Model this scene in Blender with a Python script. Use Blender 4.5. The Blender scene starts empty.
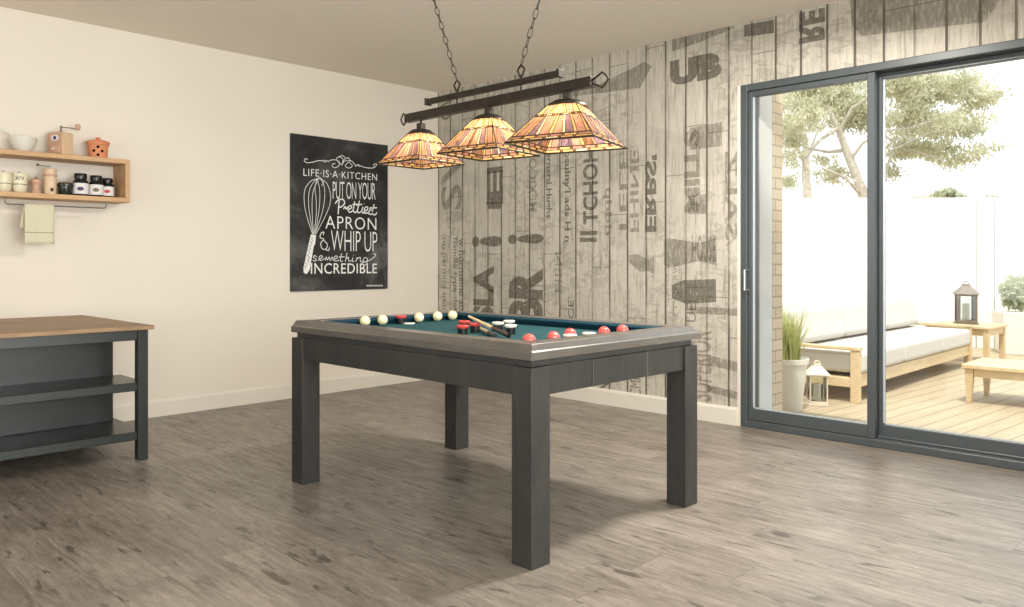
import bpy, math, random
from mathutils import Vector, Matrix, Euler
random.seed(7)
SC = bpy.context.scene
COL = SC.collection

# ---------------------------------------------------------------- camera, world, lights, exposure
EYE = Vector((5.584, -4.734, 1.08))
RT = Vector((.7145, .6996, 0)); FW = Vector((-.6996, .7145, 0)); FPX = 795.0
cam = bpy.data.cameras.new('camera'); cam.lens = FPX / 1024 * 36; cam.sensor_width = 36
cam.shift_y = -43.5 / 1024; cam.clip_start = .05
camo = bpy.data.objects.new('camera', cam); COL.objects.link(camo)
camo.location = EYE
camo.rotation_euler = (math.pi/2, 0, math.atan2(-FW.x, FW.y))
SC.camera = camo

w = bpy.data.worlds.new('world'); SC.world = w; w.use_nodes = True
bg = w.node_tree.nodes['Background']; bg.inputs[0].default_value = (.93, .97, 1, 1); bg.inputs[1].default_value = 1.7

def lamp(name, kind, loc, energy, color=(1, 1, 1), aim=None, **k):
    l = bpy.data.lights.new(name, kind); l.energy = energy; l.color = color
    for a, b in k.items(): setattr(l, a, b)
    o = bpy.data.objects.new(name, l); COL.objects.link(o); o.location = loc
    if aim is not None: o.rotation_euler = (Vector(aim)-Vector(loc)).to_track_quat('-Z', 'Y').to_euler()
    return o
lamp('sun', 'SUN', (0, 0, 8), 3.7, (1, .94, .84), aim=(-1.1, 2.0, 3.2), angle=.02)
lamp('side_fill', 'AREA', (6.72, -3.9, 1.4), 268, (1, .985, .945), aim=(0, -3.9, 2.9), shape='RECTANGLE', size=4.2, size_y=1.9)  # unseen fill lamp added at the right, standing in for daylight
lamp('front_fill', 'AREA', (3.0, -7.12, 1.45), 48, (1, .97, .92), aim=(3.0, 0, 3.0), shape='RECTANGLE', size=4.4, size_y=1.8)  # second unseen fill lamp, added behind the camera
lamp('shadow_key_light', 'AREA', (3.95, -1.15, 2.58), 95, (1, .95, .87), aim=(3.7, -1.5, 0), shape='DISK', size=.35)  # unseen area lamp added to throw the table's shadow leftward

SC.view_settings.view_transform = 'Standard'; SC.view_settings.look = 'None'
SC.view_settings.gamma = 1; SC.view_settings.use_curve_mapping = False
SC.view_settings.exposure = .16
SC.cycles.use_denoising = True
SC.cycles.max_bounces = 10; SC.cycles.diffuse_bounces = 6; SC.cycles.transparent_max_bounces = 12
SC.cycles.caustics_reflective = False; SC.cycles.sample_clamp_indirect = 6

# ---------------------------------------------------------------- measuring helpers (a sight line met with a real plane)
def ray(x, y): return RT*((x-512)/FPX) + FW - Vector((0, 0, 1))*((y-260)/FPX)
def on(ax, v, x, y):
    r = ray(x, y); t = (v-EYE[ax])/r[ax]; return EYE + r*t
def far(x, y, d): return EYE + ray(x, y)*d

# ---------------------------------------------------------------- mesh builder
def V(*a): return Vector(a)
class MB:
    def __init__(s): s.v = []; s.f = []; s.m = []
    def add(s, vs, fs, mi=0, M=None):
        n = len(s.v)
        s.v += [(M @ Vector(p)) if M is not None else Vector(p) for p in vs]
        for f in fs: s.f.append([n+i for i in f]); s.m.append(mi)
        return s
    def box(s, a, b, mi=0, M=None):
        (x0, y0, z0), (x1, y1, z1) = a, b
        if x0 > x1: x0, x1 = x1, x0
        if y0 > y1: y0, y1 = y1, y0
        if z0 > z1: z0, z1 = z1, z0
        vs = [(x0,y0,z0),(x1,y0,z0),(x1,y1,z0),(x0,y1,z0),(x0,y0,z1),(x1,y0,z1),(x1,y1,z1),(x0,y1,z1)]
        return s.add(vs, [(0,3,2,1),(4,5,6,7),(0,1,5,4),(1,2,6,5),(2,3,7,6),(3,0,4,7)], mi, M)
    def lathe(s, prof, c=(0,0,0), n=32, mi=0, M=None, sq=0):
        vs = []; fs = []; k = len(prof); c = Vector(c)
        for i in range(n):
            a = 2*math.pi*i/n
            for r, z in prof: vs.append(c + Vector((r*math.cos(a), r*math.sin(a), z)))
        for i in range(n):
            j = (i+1) % n
            for q in range(k-1): fs.append((i*k+q, j*k+q, j*k+q+1, i*k+q+1))
        if prof[0][0] > 1e-6: fs.append([i*k for i in range(n)][::-1])
        if prof[-1][0] > 1e-6: fs.append([i*k+k-1 for i in range(n)])
        return s.add(vs, fs, mi, M)
    def tube(s, path, r, n=8, closed=False, mi=0):
        P = [Vector(p) for p in path]; m = len(P); vs = []; fs = []
        rs = r if isinstance(r, (list, tuple)) else [r]*m
        prev = None
        for i, p in enumerate(P):
            if closed: t = P[(i+1) % m] - P[i-1]
            else: t = P[min(i+1, m-1)] - P[max(i-1, 0)]
            t.normalize()
            if prev is None:
                u = t.orthogonal().normalized()
            else:
                u = prev - t*prev.dot(t)
                u = u.normalized() if u.length > 1e-6 else t.orthogonal().normalized()
            prev = u; b = t.cross(u)
            for k in range(n):
                a = 2*math.pi*k/n; vs.append(p + (u*math.cos(a) + b*math.sin(a))*rs[i])
        for i in range(m if closed else m-1):
            j = (i+1) % m
            for k in range(n):
                l = (k+1) % n; fs.append((i*n+k, i*n+l, j*n+l, j*n+k))
        if not closed:
            fs.append(list(range(n))[::-1]); fs.append([(m-1)*n+k for k in range(n)])
        return s.add(vs, fs, mi)
    def prism(s, poly, axis, a, b, mi=0, M=None):
        """poly of 2-D points swept from a to b along axis 0/1/2"""
        def p3(p, h):
            q = list(p); q.insert(axis, h); return tuple(q)
        n = len(poly)
        vs = [p3(p, a) for p in poly] + [p3(p, b) for p in poly]
        fs = [list(range(n))[::-1], list(range(n, 2*n))] + [(i, (i+1) % n, n+(i+1) % n, n+i) for i in range(n)]
        return s.add(vs, fs, mi, M)
    def build(s, name, mats, parent=None, bevel=0, smooth=False, seg=2, sub=0, loc=None):
        me = bpy.data.meshes.new(name); me.from_pydata([tuple(p) for p in s.v], [], s.f)
        for m in (mats if isinstance(mats, (list, tuple)) else [mats]): me.materials.append(m)
        for p, i in zip(me.polygons, s.m): p.material_index = i
        import bmesh
        bm = bmesh.new(); bm.from_mesh(me); bmesh.ops.recalc_face_normals(bm, faces=bm.faces); bm.to_mesh(me); bm.free()
        if smooth:
            for p in me.polygons: p.use_smooth = True
            me.set_sharp_from_angle(angle=math.radians(40))
        o = bpy.data.objects.new(name, me); COL.objects.link(o)
        if parent is not None: o.parent = parent
        if loc is not None: o.location = loc
        if bevel:
            b = o.modifiers.new('bevel', 'BEVEL'); b.width = bevel; b.segments = seg; b.limit_method = 'ANGLE'
            if seg > 1:
                for p in me.polygons: p.use_smooth = True
                b.harden_normals = True
        if sub:
            m = o.modifiers.new('sub', 'SUBSURF'); m.levels = sub; m.render_levels = sub
        return o
def empty(name, loc=(0, 0, 0), rz=0):
    o = bpy.data.objects.new(name, None); COL.objects.link(o); o.location = loc; o.rotation_euler = (0, 0, rz)
    o.empty_display_size = .05; return o
def tag(o, label=None, cat=None, group=None, kind=None):
    if label: o['label'] = label
    if cat: o['category'] = cat
    if group: o['group'] = group
    if kind: o['kind'] = kind
    return o
def copy_tree(o, parent=None):
    c = o.copy(); COL.objects.link(c)
    if parent is not None: c.parent = parent
    for ch in [q for q in bpy.data.objects if q.parent == o]: copy_tree(ch, c)
    return c
def bm_box(a, b): return MB().box(a, b)

# ---------------------------------------------------------------- materials
def new(name):
    m = bpy.data.materials.new(name); m.use_nodes = True
    nt = m.node_tree; return m, nt, nt.nodes['Principled BSDF']
class G:
    def __init__(s, nt): s.nt = nt
    def n(s, t, **k):
        o = s.nt.nodes.new(t)
        for a, b in k.items(): setattr(o, a, b)
        return o
    def set(s, sock, v):
        if hasattr(v, 'is_output'): s.nt.links.new(v, sock)
        else: sock.default_value = v
    def math(s, op, a, b=0, c=None):
        o = s.n('ShaderNodeMath', operation=op); s.set(o.inputs[0], a); s.set(o.inputs[1], b)
        if c is not None: s.set(o.inputs[2], c)
        return o.outputs[0]
    def xyz(s):
        t = s.n('ShaderNodeTexCoord'); q = s.n('ShaderNodeSeparateXYZ'); s.nt.links.new(t.outputs['Object'], q.inputs[0])
        return t.outputs['Object'], q.outputs
    def map(s, vec, scale=(1,1,1), rot=(0,0,0), loc=(0,0,0)):
        o = s.n('ShaderNodeMapping'); s.set(o.inputs['Vector'], vec); o.inputs['Scale'].default_value = scale
        o.inputs['Rotation'].default_value = rot; o.inputs['Location'].default_value = loc; return o.outputs[0]
    def comb(s, x, y, z):
        o = s.n('ShaderNodeCombineXYZ'); s.set(o.inputs[0], x); s.set(o.inputs[1], y); s.set(o.inputs[2], z); return o.outputs[0]
    def noise(s, vec, scale=5, detail=4, rough=.55, dist=0):
        o = s.n('ShaderNodeTexNoise'); s.set(o.inputs['Vector'], vec); o.inputs['Scale'].default_value = scale
        o.inputs['Detail'].default_value = detail; o.inputs['Roughness'].default_value = rough; o.inputs['Distortion'].default_value = dist
        return o.outputs[0]
    def white(s, vec):
        o = s.n('ShaderNodeTexWhiteNoise'); s.set(o.inputs['Vector'], vec); return o.outputs['Value']
    def ramp(s, f, stops):
        o = s.n('ShaderNodeValToRGB'); s.set(o.inputs[0], f); e = o.color_ramp.elements
        while len(e) < len(stops): e.new(.5)
        for q, (p, c) in zip(e, stops):
            q.position = p; q.color = (c, c, c, 1) if isinstance(c, (int, float)) else (*c, 1)
        return o.outputs[0]
    def mix(s, f, a, b, mode='MIX'):
        o = s.n('ShaderNodeMix', data_type='RGBA', blend_type=mode); s.set(o.inputs[0], f)
        for i, c in ((6, a), (7, b)):
            s.set(o.inputs[i], c if hasattr(c, 'is_output') else ((*c, 1) if len(c) == 3 else c))
        return o.outputs[2]
    def bump(s, h, strength=.3, dist=.01):
        o = s.n('ShaderNodeBump'); o.inputs['Strength'].default_value = strength; o.inputs['Distance'].default_value = dist
        s.set(o.inputs['Height'], h); return o.outputs[0]
def paint(name, c, rough=.5, var=.06, scale=8, bump=0, metal=0, spec=.5, coat=0, stretch=(1,1,1)):
    m, nt, b = new(name); g = G(nt); vec, _ = g.xyz()
    f = g.noise(g.map(vec, stretch), scale, 5)
    lo = tuple(x*(1-var) for x in c); hi = tuple(min(1, x*(1+var)) for x in c)
    g.set(b.inputs['Base Color'], g.ramp(f, [(.3, lo), (.7, hi)]))
    b.inputs['Roughness'].default_value = rough; b.inputs['Metallic'].default_value = metal
    b.inputs['Specular IOR Level'].default_value = spec; b.inputs['Coat Weight'].default_value = coat
    if bump: g.set(b.inputs['Normal'], g.bump(f, bump, .003))
    return m
def wood(name, a, b_, scale=(1,1,1), rough=.5, dens=9, knots=0, spec=.4, coat=0):
    m, nt, b = new(name); g = G(nt); vec, _ = g.xyz()
    f = g.noise(g.map(vec, scale), dens, 8, .62, .6)
    c = g.ramp(f, [(.3, a), (.72, b_)])
    f2 = g.noise(g.map(vec, tuple(q*3 for q in scale)), dens*2, 4)
    c = g.mix(g.ramp(f2, [(.45, 0.0), (.75, .35)]), c, tuple(x*.62 for x in a))
    if knots:
        f3 = g.noise(g.map(vec, tuple(.55*q for q in scale)), dens, 2)
        c = g.mix(g.ramp(f3, [(.57, 0.0), (.67, .6)]), c, tuple(x*.4 for x in a))
    g.set(b.inputs['Base Color'], c); b.inputs['Roughness'].default_value = rough; b.inputs['Specular IOR Level'].default_value = spec
    b.inputs['Coat Weight'].default_value = coat; b.inputs['Coat Roughness'].default_value = .3
    g.set(b.inputs['Normal'], g.bump(f, .15, .002))
    return m

M = {}
M['cream'] = paint('cream_wall_paint', (.70, .645, .565), .85, .012, 1.5)
M['ceil'] = paint('ceiling_paint', (.77, .705, .605), .9, .01, 1.2)
M['base'] = paint('baseboard_paint', (.68, .64, .565), .55, .01)
M['white'] = paint('white_render', (.80, .79, .76), .8, .02)
M['table'] = wood('grey_stained_wood', (.020, .021, .021), (.042, .040, .035), (1, 1, .25), .38, 14, spec=.55)
M['tabletop'] = wood('lit_grey_wood_rail', (.058, .052, .046), (.105, .094, .081), (.5, .5, 1), .30, 14, spec=.7, coat=.8)  # same wood as the legs; light on the rail top put into paler colour
M['cloth'] = paint('green_blue_cloth', (.013, .064, .076), .9, .06, 60, spec=.2)
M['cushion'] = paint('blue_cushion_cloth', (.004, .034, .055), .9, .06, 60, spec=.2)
M['iron'] = paint('dark_bronze_iron', (.032, .025, .018), .42, .25, 20, metal=.55)
M['slate'] = paint('charcoal_lacquer', (.015, .019, .018), .34, .05, 4)
M['shelfdark'] = paint('dark_shelf_lacquer', (.010, .010, .0105), .28, .05, 4)
M['alu'] = paint('anthracite_aluminium', (.062, .073, .078), .38, .04, 4)
M['oakshelf'] = wood('oak_shelf_wood', (.44, .25, .115), (.58, .37, .19), (1, .12, 1), .5, 14)
M['butcher'] = wood('rustic_worktop_wood', (.22, .135, .070), (.40, .27, .15), (1.2, .16, 1), .5, 11, knots=1)
M['beech'] = wood('beech_wood', (.60, .43, .27), (.72, .55, .38), (1, 1, .3), .45, 12)
M['pink_wood'] = wood('rosy_turned_wood', (.46, .27, .18), (.60, .38, .27), (1, 1, .3), .4, 14)
M['terracotta'] = paint('terracotta', (.62, .24, .115), .75, .1, 20)
M['ceramic'] = paint('grey_white_ceramic', (.62, .61, .54), .3, .03)
M['creamcer'] = paint('cream_ceramic', (.66, .62, .45), .35, .03)
M['black'] = paint('black_gloss', (.010, .010, .011), .25, .1)
M['label'] = paint('paper_label', (.68, .66, .66), .7, .02)
M['steel'] = paint('dark_steel', (.16, .15, .13), .35, .05, metal=.8)
M['linen'] = paint('linen_towel_cloth', (.56, .52, .38), .95, .06, 90, .2)
M['ivory'] = paint('ivory_ball', (.82, .74, .45), .18, .02, coat=.5)
M['redball'] = paint('red_ball', (.72, .10, .085), .2, .05, coat=.5)
M['redring'] = paint('red_rubber_ring', (.55, .055, .045), .5, .05)
M['whitering'] = paint('white_rubber_ring', (.74, .70, .62), .5, .03)
M['cue'] = wood('pale_cue_wood', (.66, .46, .26), (.8, .6, .38), (1, 1, 1), .3, 6)
M['cuedark'] = paint('dark_cue_butt', (.035, .022, .018), .3, .1)
M['purple'] = paint('purple_print', (.06, .045, .11), .6); M['brownp'] = paint('brown_print', (.16, .12, .06), .6); M['redp'] = paint('red_print', (.5, .05, .06), .6)
M['chalk'] = paint('white_chalk', (.74, .74, .72), .9, .12, 60)
M['teak'] = wood('pale_teak', (.56, .42, .24), (.70, .55, .34), (1, .3, 1), .55, 8)
M['cushw'] = paint('white_outdoor_fabric', (.57, .54, .49), .95, .03, 30)
M['candle'] = paint('candle_wax', (.82, .78, .68), .5)
M['lanternm'] = paint('weathered_lantern_metal', (.16, .12, .085), .6, .1)
M['lanternp'] = paint('pale_lantern_metal', (.66, .58, .46), .6, .05)
M['potw'] = paint('white_glazed_pot', (.78, .74, .66), .4, .03)
M['stem'] = paint('hazed_tree_bark', (.50, .45, .38), .9, .2, 12)  # bark paled, haze over the trees is put into its colour
M['stalk'] = paint('reed_stalk', (.50, .50, .24), .8, .2, 12)
M['soil'] = paint('soil', (.10, .07, .045), .95, .3, 60)

def leafmat(name, a, b_):
    m, nt, b = new(name); g = G(nt); vec, _ = g.xyz()
    c = g.ramp(g.noise(vec, 2.2, 4), [(.35, a), (.65, b_)])
    d = g.n('ShaderNodeBsdfDiffuse'); t = g.n('ShaderNodeBsdfTranslucent'); g.set(d.inputs[0], c); g.set(t.inputs[0], c)
    mx = g.n('ShaderNodeMixShader'); mx.inputs[0].default_value = .45
    nt.links.new(d.outputs[0], mx.inputs[1]); nt.links.new(t.outputs[0], mx.inputs[2])
    nt.links.new(mx.outputs[0], nt.nodes['Material Output'].inputs[0]); return m
M['leaf'] = leafmat('hazed_olive_leaves', (.52, .52, .36), (.72, .70, .54))  # leaf colours lightened: the outdoor haze is painted into them
M['leafg'] = leafmat('green_leaves', (.44, .48, .32), (.58, .60, .44))
M['grass'] = leafmat('pale_grass', (.46, .50, .20), (.62, .60, .30))

def glassmat():
    m, nt, b = new('window_glass'); g = G(nt)
    t = g.n('ShaderNodeBsdfTransparent'); t.inputs[0].default_value = (.97, .985, .98, 1)
    gl = g.n('ShaderNodeBsdfGlossy'); gl.inputs['Roughness'].default_value = .02
    fr = g.n('ShaderNodeFresnel'); fr.inputs[0].default_value = 1.45
    mx = g.n('ShaderNodeMixShader'); nt.links.new(fr.outputs[0], mx.inputs[0])
    nt.links.new(t.outputs[0], mx.inputs[1]); nt.links.new(gl.outputs[0], mx.inputs[2])
    nt.links.new(mx.outputs[0], nt.nodes['Material Output'].inputs[0]); return m
M['glass'] = glassmat()

def shadeglass(name, a, b_, gain=1):
    m, nt, b = new(name); g = G(nt); vec, _ = g.xyz()
    c = g.ramp(g.noise(vec, 28, 3, .6, 1.5), [(.3, a), (.7, b_)])
    d = g.n('ShaderNodeBsdfDiffuse'); t = g.n('ShaderNodeBsdfTranslucent'); gl = g.n('ShaderNodeBsdfGlossy'); gl.inputs['Roughness'].default_value = .15
    g.set(d.inputs[0], c); g.set(t.inputs[0], c)
    mx = g.n('ShaderNodeMixShader'); mx.inputs[0].default_value = .62
    nt.links.new(d.outputs[0], mx.inputs[1]); nt.links.new(t.outputs[0], mx.inputs[2])
    m2 = g.n('ShaderNodeMixShader'); m2.inputs[0].default_value = .05
    nt.links.new(mx.outputs[0], m2.inputs[1]); nt.links.new(gl.outputs[0], m2.inputs[2])
    nt.links.new(m2.outputs[0], nt.nodes['Material Output'].inputs[0]); return m
SG = [shadeglass('amber_glass', (.62, .33, .11), (.86, .60, .27)), shadeglass('rose_glass', (.42, .19, .12), (.62, .34, .23)),
      shadeglass('plum_glass', (.16, .10, .13), (.36, .21, .22)), shadeglass('cream_glass', (.72, .55, .31), (.95, .80, .52)),
      shadeglass('rust_glass', (.13, .06, .03), (.45, .20, .09))]

def floormat():
    m, nt, b = new('grey_plank_floor'); g = G(nt); vec, xyz = g.xyz()
    row = g.math('FLOOR', g.math('DIVIDE', xyz[1], .19))
    off = g.math('MULTIPLY', g.white(g.comb(row, 3.7, 0)), 1.4)
    u = g.math('DIVIDE', g.math('ADD', xyz[0], off), 1.38)
    cell = g.math('FLOOR', u)
    rnd = g.white(g.comb(cell, row, 1)); rnd2 = g.white(g.comb(cell, row, 8))
    pv = g.comb(g.math('ADD', xyz[0], g.math('MULTIPLY', rnd, 20)), g.math('ADD', xyz[1], g.math('MULTIPLY', rnd2, 9)), 0)
    grain = g.noise(g.map(pv, (1.3, 11, 1)), 3.2, 9, .68, .5)
    cloud = g.noise(g.map(pv, (1, 2.2, 1)), 1.6, 4, .6)
    knot = g.noise(g.map(pv, (1.6, 5.5, 1)), 1.7, 3, .5, .8)
    swirl = g.noise(g.map(pv, (5, 16, 1)), 3.0, 6, .72, 2.2)
    base = g.ramp(g.math('ADD', g.math('ADD', g.math('MULTIPLY', grain, .40), g.math('MULTIPLY', cloud, .34)), g.math('MULTIPLY', swirl, .26)),
                  [(.38, (.122, .101, .083)), (.5, (.208, .178, .150)), (.62, (.325, .285, .243))])
    base = g.mix(g.ramp(rnd, [(0, .14), (1, 0.0)]), base, (.08, .070, .058))
    spot = g.noise(g.map(pv, (3.2, 12, 1), loc=(5, 2, 0)), 1.7, 3, .55, .4)
    base = g.mix(g.ramp(spot, [(.60, 0.0), (.68, .78)]), base, (.050, .042, .034))
    base = g.mix(g.ramp(knot, [(.60, 0.0), (.74, .45)]), base, (.075, .062, .050))
    fine = g.noise(g.map(pv, (6, 60, 1)), 3, 3, .6)
    base = g.mix(g.ramp(fine, [(.5, 0.0), (.8, .30)]), base, (.07, .057, .045))
    fy = g.math('FRACT', g.math('DIVIDE', xyz[1], .19)); fx = g.math('FRACT', u)
    sy = g.math('MINIMUM', fy, g.math('SUBTRACT', 1, fy)); sx = g.math('MINIMUM', fx, g.math('SUBTRACT', 1, fx))
    seam = g.math('MAXIMUM', g.math('LESS_THAN', sy, .009), g.math('LESS_THAN', sx, .0012))
    base = g.mix(g.math('MULTIPLY', seam, .42), base, (.05, .04, .032))
    g.set(b.inputs['Base Color'], base)
    g.set(b.inputs['Roughness'], g.ramp(grain, [(.3, .42), (.7, .30)]))
    b.inputs['Specular IOR Level'].default_value = .42
    g.set(b.inputs['Normal'], g.bump(grain, .12, .004))
    return m
M['floor'] = floormat()

def plankwall():
    m, nt, b = new('printed_plank_wallpaper'); g = G(nt); vec, xyz = g.xyz()
    W = .1632
    u = g.math('DIVIDE', xyz[0], W); idx = g.math('FLOOR', u); fx = g.math('FRACT', u)
    wob = g.math('MULTIPLY', g.math('SUBTRACT', g.noise(g.comb(idx, 0, xyz[2]), 5, 3), .5), .05)
    fxw = g.math('ADD', fx, wob)
    sx = g.math('ABSOLUTE', g.math('SUBTRACT', fxw, .02))
    # stretches of every seam are strong, others faint
    seg = g.noise(g.comb(g.math('MULTIPLY', idx, 7.31), 0, g.math('MULTIPLY', xyz[2], .9)), 1.3, 1)
    strength = g.ramp(seg, [(.36, .40), (.54, 1.0)])
    seam = g.math('MULTIPLY', g.math('LESS_THAN', sx, .066), strength)
    zc = g.math('ADD', g.math('DIVIDE', xyz[2], 1.1), g.math('MULTIPLY', g.white(g.comb(idx, 5, 0)), 3))
    zi = g.math('FLOOR', zc); rnd = g.white(g.comb(idx, zi, 2))
    fz = g.math('FRACT', zc); joint = g.math('MULTIPLY', g.math('LESS_THAN', fz, .006), .55)
    pv = g.comb(xyz[0], g.math('MULTIPLY', idx, 3.1), xyz[2])
    streak = g.noise(g.map(pv, (16, 1, 1.3)), 3, 8, .7, .7)
    fine = g.noise(g.map(pv, (50, 1, 7)), 3, 3, .6)
    base = g.ramp(streak, [(.31, (.24, .22, .185)), (.44, (.48, .445, .38)), (.68, (.60, .565, .50))])
    base = g.mix(g.ramp(rnd, [(0, .16), (.6, 0.0), (1, 0.0)]), base, (.33, .30, .245))
    base = g.mix(g.ramp(fine, [(.52, 0.0), (.75, .38)]), base, (.27, .24, .19))
    # worn darker edge beside the seams
    edge = g.math('MULTIPLY', g.ramp(sx, [(0.03, 1.0), (.17, 0.0)]), g.ramp(g.noise(g.map(pv, (10, 1, 2.5)), 2.4, 5, .7), [(.47, 0.0), (.66, .62)]))
    base = g.mix(edge, base, (.185, .165, .13))
    # broad faded print areas
    bl = g.noise(g.map(vec, (1, 1, 1.2), loc=(3, 0, 1)), 1.7, 3, .55, .4)
    base = g.mix(g.ramp(bl, [(.55, 0.0), (.60, .28)]), base, (.30, .28, .235))
    # rubbed stencil-like marks
    mk = g.noise(g.map(pv, (3.5, 1, 7)), 2.1, 2, .5, 1.2)
    mk2 = g.noise(g.map(vec, (1, 1, 1), loc=(9, 0, 4)), 1.1, 1)
    base = g.mix(g.math('MULTIPLY', g.ramp(mk, [(.53, 0.0), (.58, .40), (.68, .40), (.72, 0.0)]), g.ramp(mk2, [(.40, 0.0), (.50, 1.0)])), base, (.25, .23, .19))
    base = g.mix(g.math('MAXIMUM', g.math('MULTIPLY', seam, .88), joint), base, (.075, .062, .045))
    g.set(b.inputs['Base Color'], base); b.inputs['Roughness'].default_value = .8; b.inputs['Specular IOR Level'].default_value = .25
    return m
M['plank'] = plankwall()

def printmat(name, c, lo, hi, amount):
    """worn ink: patches of it have rubbed off the boards"""
    m, nt, b = new(name); g = G(nt); vec, xyz = g.xyz()
    f = g.noise(g.map(vec, (22, 22, 5)), 3, 6, .7)
    b.inputs['Base Color'].default_value = (*c, 1); b.inputs['Roughness'].default_value = .85; b.inputs['Specular IOR Level'].default_value = .2
    g.set(b.inputs['Alpha'], g.math('MULTIPLY', g.ramp(f, [(lo, 0.0), (hi, 1.0)]), amount)); return m
M['ink'] = printmat('worn_grey_ink', (.15, .135, .105), .30, .46, .62)
M['inklight'] = printmat('faded_grey_ink', (.19, .17, .135), .30, .52, .42)

def chalkboard():
    m, nt, b = new('chalkboard_print'); g = G(nt); vec, _ = g.xyz()
    f = g.noise(vec, 2.4, 5, .6, .4)
    g.set(b.inputs['Base Color'], g.ramp(f, [(.34, (.008, .008, .008)), (.52, (.030, .030, .029)), (.68, (.11, .112, .108))]))
    b.inputs['Roughness'].default_value = .6; b.inputs['Specular IOR Level'].default_value = .3; return m
M['board'] = chalkboard()

def deckmat():
    m, nt, b = new('pale_deck_boards'); g = G(nt); vec, _ = g.xyz()
    v = g.map(vec, rot=(0, 0, math.radians(5)))
    q = g.n('ShaderNodeSeparateXYZ'); g.set(q.inputs[0], v)
    u = g.math('DIVIDE', q.outputs[0], .145); fx = g.math('FRACT', u); idx = g.math('FLOOR', u)
    f = g.noise(g.map(v, (9, 1, 1)), 2.2, 6, .6)
    c = g.ramp(f, [(.3, (.38, .30, .19)), (.7, (.49, .40, .27))])
    c = g.mix(g.math('MULTIPLY', g.white(g.comb(idx, 0, 0)), .18), c, (.34, .25, .14))
    c = g.mix(g.math('MULTIPLY', g.math('LESS_THAN', fx, .075), .75), c, (.13, .09, .05))
    g.set(b.inputs['Base Color'], c); b.inputs['Roughness'].default_value = .6; return m
M['deck'] = deckmat()
def brickmat():
    m, nt, b = new('pale_buff_brick'); g = G(nt); vec, xyz = g.xyz()
    o = g.n('ShaderNodeTexBrick'); g.set(o.inputs['Vector'], g.comb(g.math('ADD', xyz[0], xyz[1]), xyz[2], 0))
    o.inputs['Color1'].default_value = (.70, .54, .38, 1); o.inputs['Color2'].default_value = (.80, .66, .50, 1); o.inputs['Mortar'].default_value = (.5, .40, .29, 1)
    o.inputs['Scale'].default_value = 1; o.inputs['Brick Width'].default_value = .22; o.inputs['Row Height'].default_value = .075; o.inputs['Mortar Size'].default_value = .006
    g.set(b.inputs['Base Color'], o.outputs[0]); b.inputs['Roughness'].default_value = .85; return m
M['brick'] = brickmat()
def pavemat():
    return paint('sandy_ground', (.45, .40, .32), .9, .1, 2)

# ---------------------------------------------------------------- room shell
RX, RY, H = 6.6, -7.0, 2.615
def st(o): return tag(o, kind='structure')
st(bm_box((-.2, RY-.2, -.12), (RX+.2, .12, 0)).build('floor', M['floor']))
st(bm_box((-.2, RY-.2, H), (RX+.2, .3, H+.18)).build('ceiling', M['ceil']))
st(bm_box((-.2, RY-.2, 0), (0, .25, H)).build('wall_left', M['cream']))
DX0, DX1, DZ = 3.028, 5.25, 2.215
wb = MB(); wb.box((0, 0, 0), (DX0, .25, H)); wb.box((DX1, 0, 0), (RX+.2, .25, H)); wb.box((DX0, 0, DZ), (DX1, .25, H))
wallb = st(wb.build('wall_back', M['plank']))
# unseen walls behind and beside the camera, window openings added for the fill light
def wall_with_window(name, axis, at, th, a0, a1, b0, b1, z0, z1, mat):
    m = MB()
    def bx(u0, u1, q0, q1):
        if axis == 0: m.box((at, u0, q0), (at+th, u1, q1))
        else: m.box((u0, at, q0), (u1, at+th, q1))
    bx(a0, b0, 0, H); bx(b1, a1, 0, H); bx(b0, b1, 0, z0); bx(b0, b1, z1, H)
    return st(m.build(name, mat))
wall_with_window('wall_right', 0, RX, .2, RY-.2, 0, -6.0, -1.8, .35, 2.35, M['cream'])
wall_with_window('wall_front', 1, RY-.2, .2, 0, RX, .8, 5.2, .5, 2.35, M['cream'])
def window(name, axis, at, b0, b1, z0, z1, n=3):
    r = tag(empty(name, (0, 0, 0)), kind='structure')
    m = MB(); g_ = MB(); t = .05
    def bx(mm, u0, u1, q0, q1, d0=0, d1=.06):
        if axis == 0: mm.box((at+d0, u0, q0), (at+d1, u1, q1))
        else: mm.box((u0, at+d0, q0), (u1, at+d1, q1))
    bx(m, b0, b1, z0, z0+t); bx(m, b0, b1, z1-t, z1)
    for k in range(n+1):
        c = b0 + (b1-b0-t)*k/n; bx(m, c, c+t, z0+t, z1-t)
    bx(g_, b0+t, b1-t, z0+t, z1-t, .028, .032)
    f = m.build('window_frame', M['alu'], r); g_.build('pane', M['glass'], f)
window('window_1', 0, RX+.05, -6.0, -1.8, .35, 2.35)
window('window_2', 1, RY-.13, .8, 5.2, .5, 2.35)
def baseboard(name, axis, a, b, sgn):
    m = MB(); pr = [(0, 0), (sgn*.014, 0), (sgn*.014, .10), (sgn*.009, .117), (0, .117)]
    m.prism(pr, axis, a, b); return st(m.build(name, M['base'], bevel=.001, seg=1))
baseboard('baseboard_left', 1, RY, 0, 1)
m = MB(); m.prism([(0, 0), (-.014, 0), (-.014, .10), (-.009, .117), (0, .117)], 0, .014, DX0-.02)
m.prism([(0, 0), (-.014, 0), (-.014, .10), (-.009, .117), (0, .117)], 0, DX1+.02, RX)
st(m.build('baseboard_back', M['base']))
m = MB(); m.box((DX0-.020, -.003, .0), (DX0-.0005, .02, DZ))
st(m.build('trim_1', M['base']))

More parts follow.
